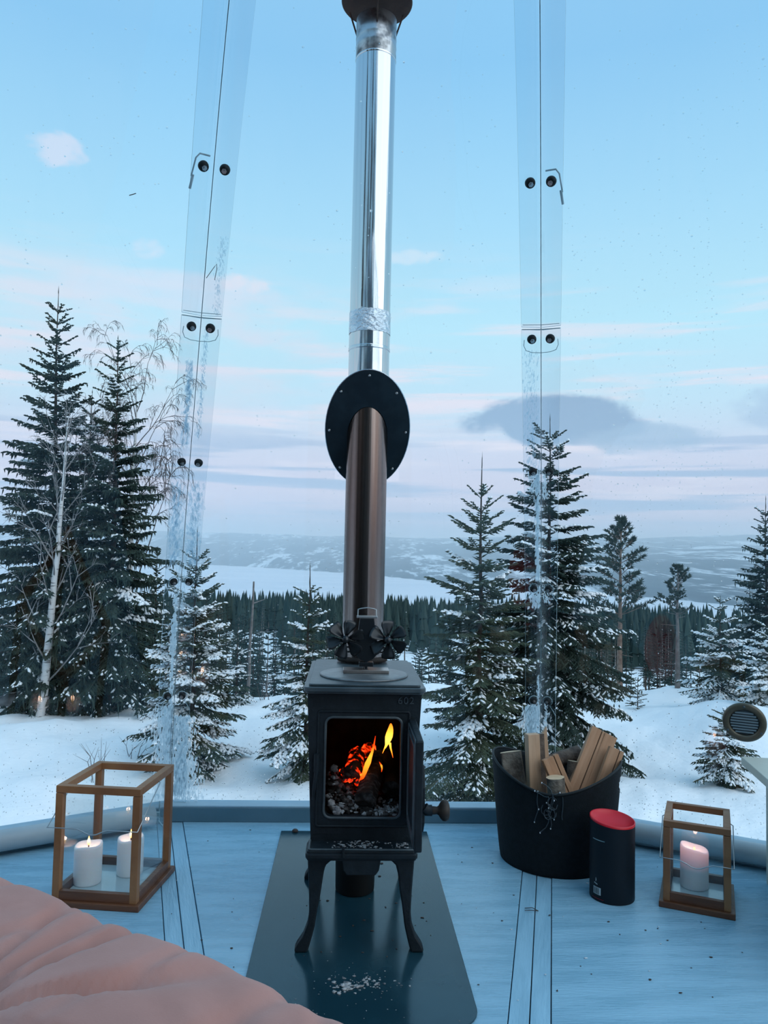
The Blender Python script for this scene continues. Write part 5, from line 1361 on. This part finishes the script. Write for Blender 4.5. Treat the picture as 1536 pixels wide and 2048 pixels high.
# dead snag, bare stems, brush, stones
def snag(label, a, d, H, r0, lean, group=None):
    p = at(a, d); g = G(); q = random.Random(int(a * 100)); pts = [(lean * H * i / 7 + q.uniform(-.02, .02), q.uniform(-.02, .02), H * i / 7 - (.4 if i == 0 else 0)) for i in range(8)]
    g.tube(pts, [r0 * (1 - .09 * i) for i in range(8)], 7)
    for _ in range(6):
        i = q.randrange(2, 7); b_ = Vector(pts[i]); az_ = q.uniform(0, 6.28); g.tube([b_, b_ + Vector((math.cos(az_), math.sin(az_), q.uniform(-.2, .4))) * q.uniform(.15, .5)], [r0 * .3, r0 * .08], 4)
    tag(g.obj('dead_tree', M_paletrunk, loc=p), label, 'tree', group)
snag('pale dead tree trunk without branches between the snowy spruces', -7.1, 23.5, 4.6, .07, .02)
def brush(label, a, d, H, n, seed):
    q = random.Random(seed); g = G()
    for _ in range(n):
        az_ = q.uniform(0, 6.28); l = q.uniform(.1, .5); b = Vector((q.uniform(-.15, .15), q.uniform(-.1, .1), -.05)); m_ = b + Vector((math.cos(az_) * l * .3, math.sin(az_) * l * .3, H * q.uniform(.4, .6))); e = m_ + Vector((math.cos(az_) * l * .6, math.sin(az_) * l * .5, H * q.uniform(.2, .5)))
        g.tube([b, m_, e], [.007, .005, .0015], 4); g.tube([m_, m_ + Vector((q.uniform(-.2, .2), q.uniform(-.2, .2), H * .3))], [.004, .001], 4)
    tag(g.obj('bare_bush', M_birchtwig, loc=at(a, d)), label, 'bush')
brush('thin bare twigs sticking out of the snow above the large lantern', -17.4, 13.2, .75, 6, 3)
brush('little dry stalks in the snow beside the snowy lantern spruce', -14.9, 14.3, .38, 5, 6)
brush('few bare stems on the snow edge behind the small stove spruce', -5.8, 19.8, .8, 9, 8)
for a, d, s, lb in ((-20.0, 20.1, (.55, .4, .28), 'dark snow dusted boulder at the foot of the tallest spruce'), (-18.0, 19.2, (.36, .3, .2), 'small dark stone beside the white birch trunk'), (-22.4, 19.8, (.5, .4, .25), 'boulder at the far left edge under the spruces')):
    g = G(); g.blob((0, 0, s[2] * .3), s, 12, 8, 0, .12, random.Random(int(-a * 10))); p = at(a, d); bo_ = g.obj('boulder', M_rock, loc=p); tag(bo_, lb, 'rock')
    g = G(); g.blob((0, 0, s[2] * .82), (s[0] * .62, s[1] * .62, s[2] * .5), 12, 6, 0, .1, random.Random(3)); g.obj('snow_cap', M_twigsnow, bo_, kind='stuff')

# forest below the edge of the plateau: a few shared meshes, each tree its own object
def forest_mesh(seed, H, R, c0, bark=None):
    tr, fo, sn = spruce_data(seed, H, R, c0, .42, 6, -22, 30, .6, .055, .0, .26, .6, 1, .0, .45, .35)
    parts = [tr, fo] + ([sn] if sn is not None else []); V, F = join(parts)
    mi = np.concatenate([np.full(len(q[1]), i) for i, q in enumerate(parts)])
    return nmesh('forest_spruce', V, F, [bark or M_trunk, M_farneedle, M_twigsnow], mi)
FM = [forest_mesh(60 + i, 10, (1.25, 1.6, 1.1, 1.4, 1.0)[i], (.38, .25, .60, .12, .66)[i], M_paletrunk if i in (2, 4) else None) for i in range(5)]
q = np.random.RandomState(8)
def forest_tree(a, d, H, group, label):
    p = at(a, d); o = link('forest_spruce', FM[q.randint(5)]); s = H / 10
    o.location = (p.x, p.y, p.z - .2); o.scale = (s * q.uniform(.85, 1.2),) * 2 + (s,); o.rotation_euler = (0, 0, q.uniform(0, 6.28))
    return tag(o, label, 'tree', group)
def where(a):
    return ('beyond the far left spruces' if a < -12 else 'behind the snow laden spruce at the large lantern' if a < -8.5 else 'between the lantern spruce and the flue pipe' if a < 2.5 else
            'between the stove and the spruce with the long leader' if a < 8 else 'behind the big bushy spruce' if a < 18 else 'around the two pines' if a < 25.5 else 'behind the wall vent and its snowy spruces')
cnt = 0
def top_limit(a): return float(np.interp(a, [-30, -12, -6, 0, 6, 12, 20, 30], [-.03, -.048, -.070, -.074, -.088, -.088, -.088, -.08]))
while cnt < 120:
    a = q.uniform(-25, 30.5); d = q.uniform(29, 75)
    z = at(a, d).z; Hmax = 1.01 + top_limit(a) * d * q.uniform(1.0, 1.35) - z
    if Hmax < 2.5 or Hmax > 14: continue
    forest_tree(a, d, Hmax, 'spruces on the near slope ' + where(a), 'dark spruce on the near slope ' + where(a)); cnt += 1
cnt = 0
def clearing(a, d):
    n = float(fbm(np.array([a * .18]), np.array([d * .016]), 77)[0]); c = .0
    if 130 < d < 235: c = .16 * math.exp(-((a - 6) / 3.5) ** 2) + .16 * math.exp(-((a - 22) / 3.5) ** 2)
    return n - c
while cnt < 170:
    a = q.uniform(-14, 30.5); d = q.uniform(80, 165)
    if clearing(a, d) < .40: continue
    z = at(a, d).z; H = min(q.uniform(6, 11), 1.01 + (top_limit(a) + .008) * d - z)
    if H < 3: continue
    forest_tree(a, d, H, 'far valley spruces ' + where(a), 'small far off valley spruce ' + where(a)); cnt += 1
# the rest of the valley forest, too many to count
n_ = 7000; aa = q.uniform(-22, 31, n_); dd = np.sqrt(q.uniform(150 ** 2, 430 ** 2, n_))
cl = fbm(aa * .18, dd * .016, 77) - np.where((dd > 130) & (dd < 235), .16 * np.exp(-((aa - 6) / 3.5) ** 2) + .16 * np.exp(-((aa - 22) / 3.5) ** 2), 0)
ok = (cl > .42) | (dd > 265); aa = aa[ok]; dd = dd[ok]; n_ = len(aa)
X = CAM.x + dd * np.sin(np.radians(aa)); Y = CAM.y + dd * np.cos(np.radians(aa)); Z = ground_z(X, Y); HH = q.uniform(5.5, 12.5, n_) * (1 + .12 * (fbm(aa * .5, dd * .01, 5) - .5)); Wd = HH * q.uniform(.12, .20, n_)
parts = []
m6 = 6
for i, (z0_, z1_, w_) in enumerate(((.06, .55, 1.0), (.30, .78, .72), (.58, 1.0, .45))):
    ph = q.uniform(0, 6.28, n_); V = np.empty((n_, m6 + 1, 3)); V[:, m6] = np.stack([X, Y, Z + HH * z1_], 1)
    for j in range(m6):
        t_ = ph + 2 * math.pi * j / m6; rr_ = Wd * w_ * q.uniform(.7, 1.25, n_)
        V[:, j] = np.stack([X + rr_ * np.cos(t_), Y + rr_ * np.sin(t_), Z + HH * (z0_ + q.uniform(-.03, .03, n_))], 1)
    f = np.array([(j, (j + 1) % m6, m6) for j in range(m6)]); F = (np.arange(n_) * (m6 + 1))[:, None, None] + f[None]; parts.append((V.reshape(-1, 3), F.reshape(-1, 3)))
V, F = join(parts)
tag(link('valley_forest', nmesh('valley_forest', V, F, M_farneedle), kind='stuff'), 'dense dark spruce forest covering the valley before the lake', 'forest')
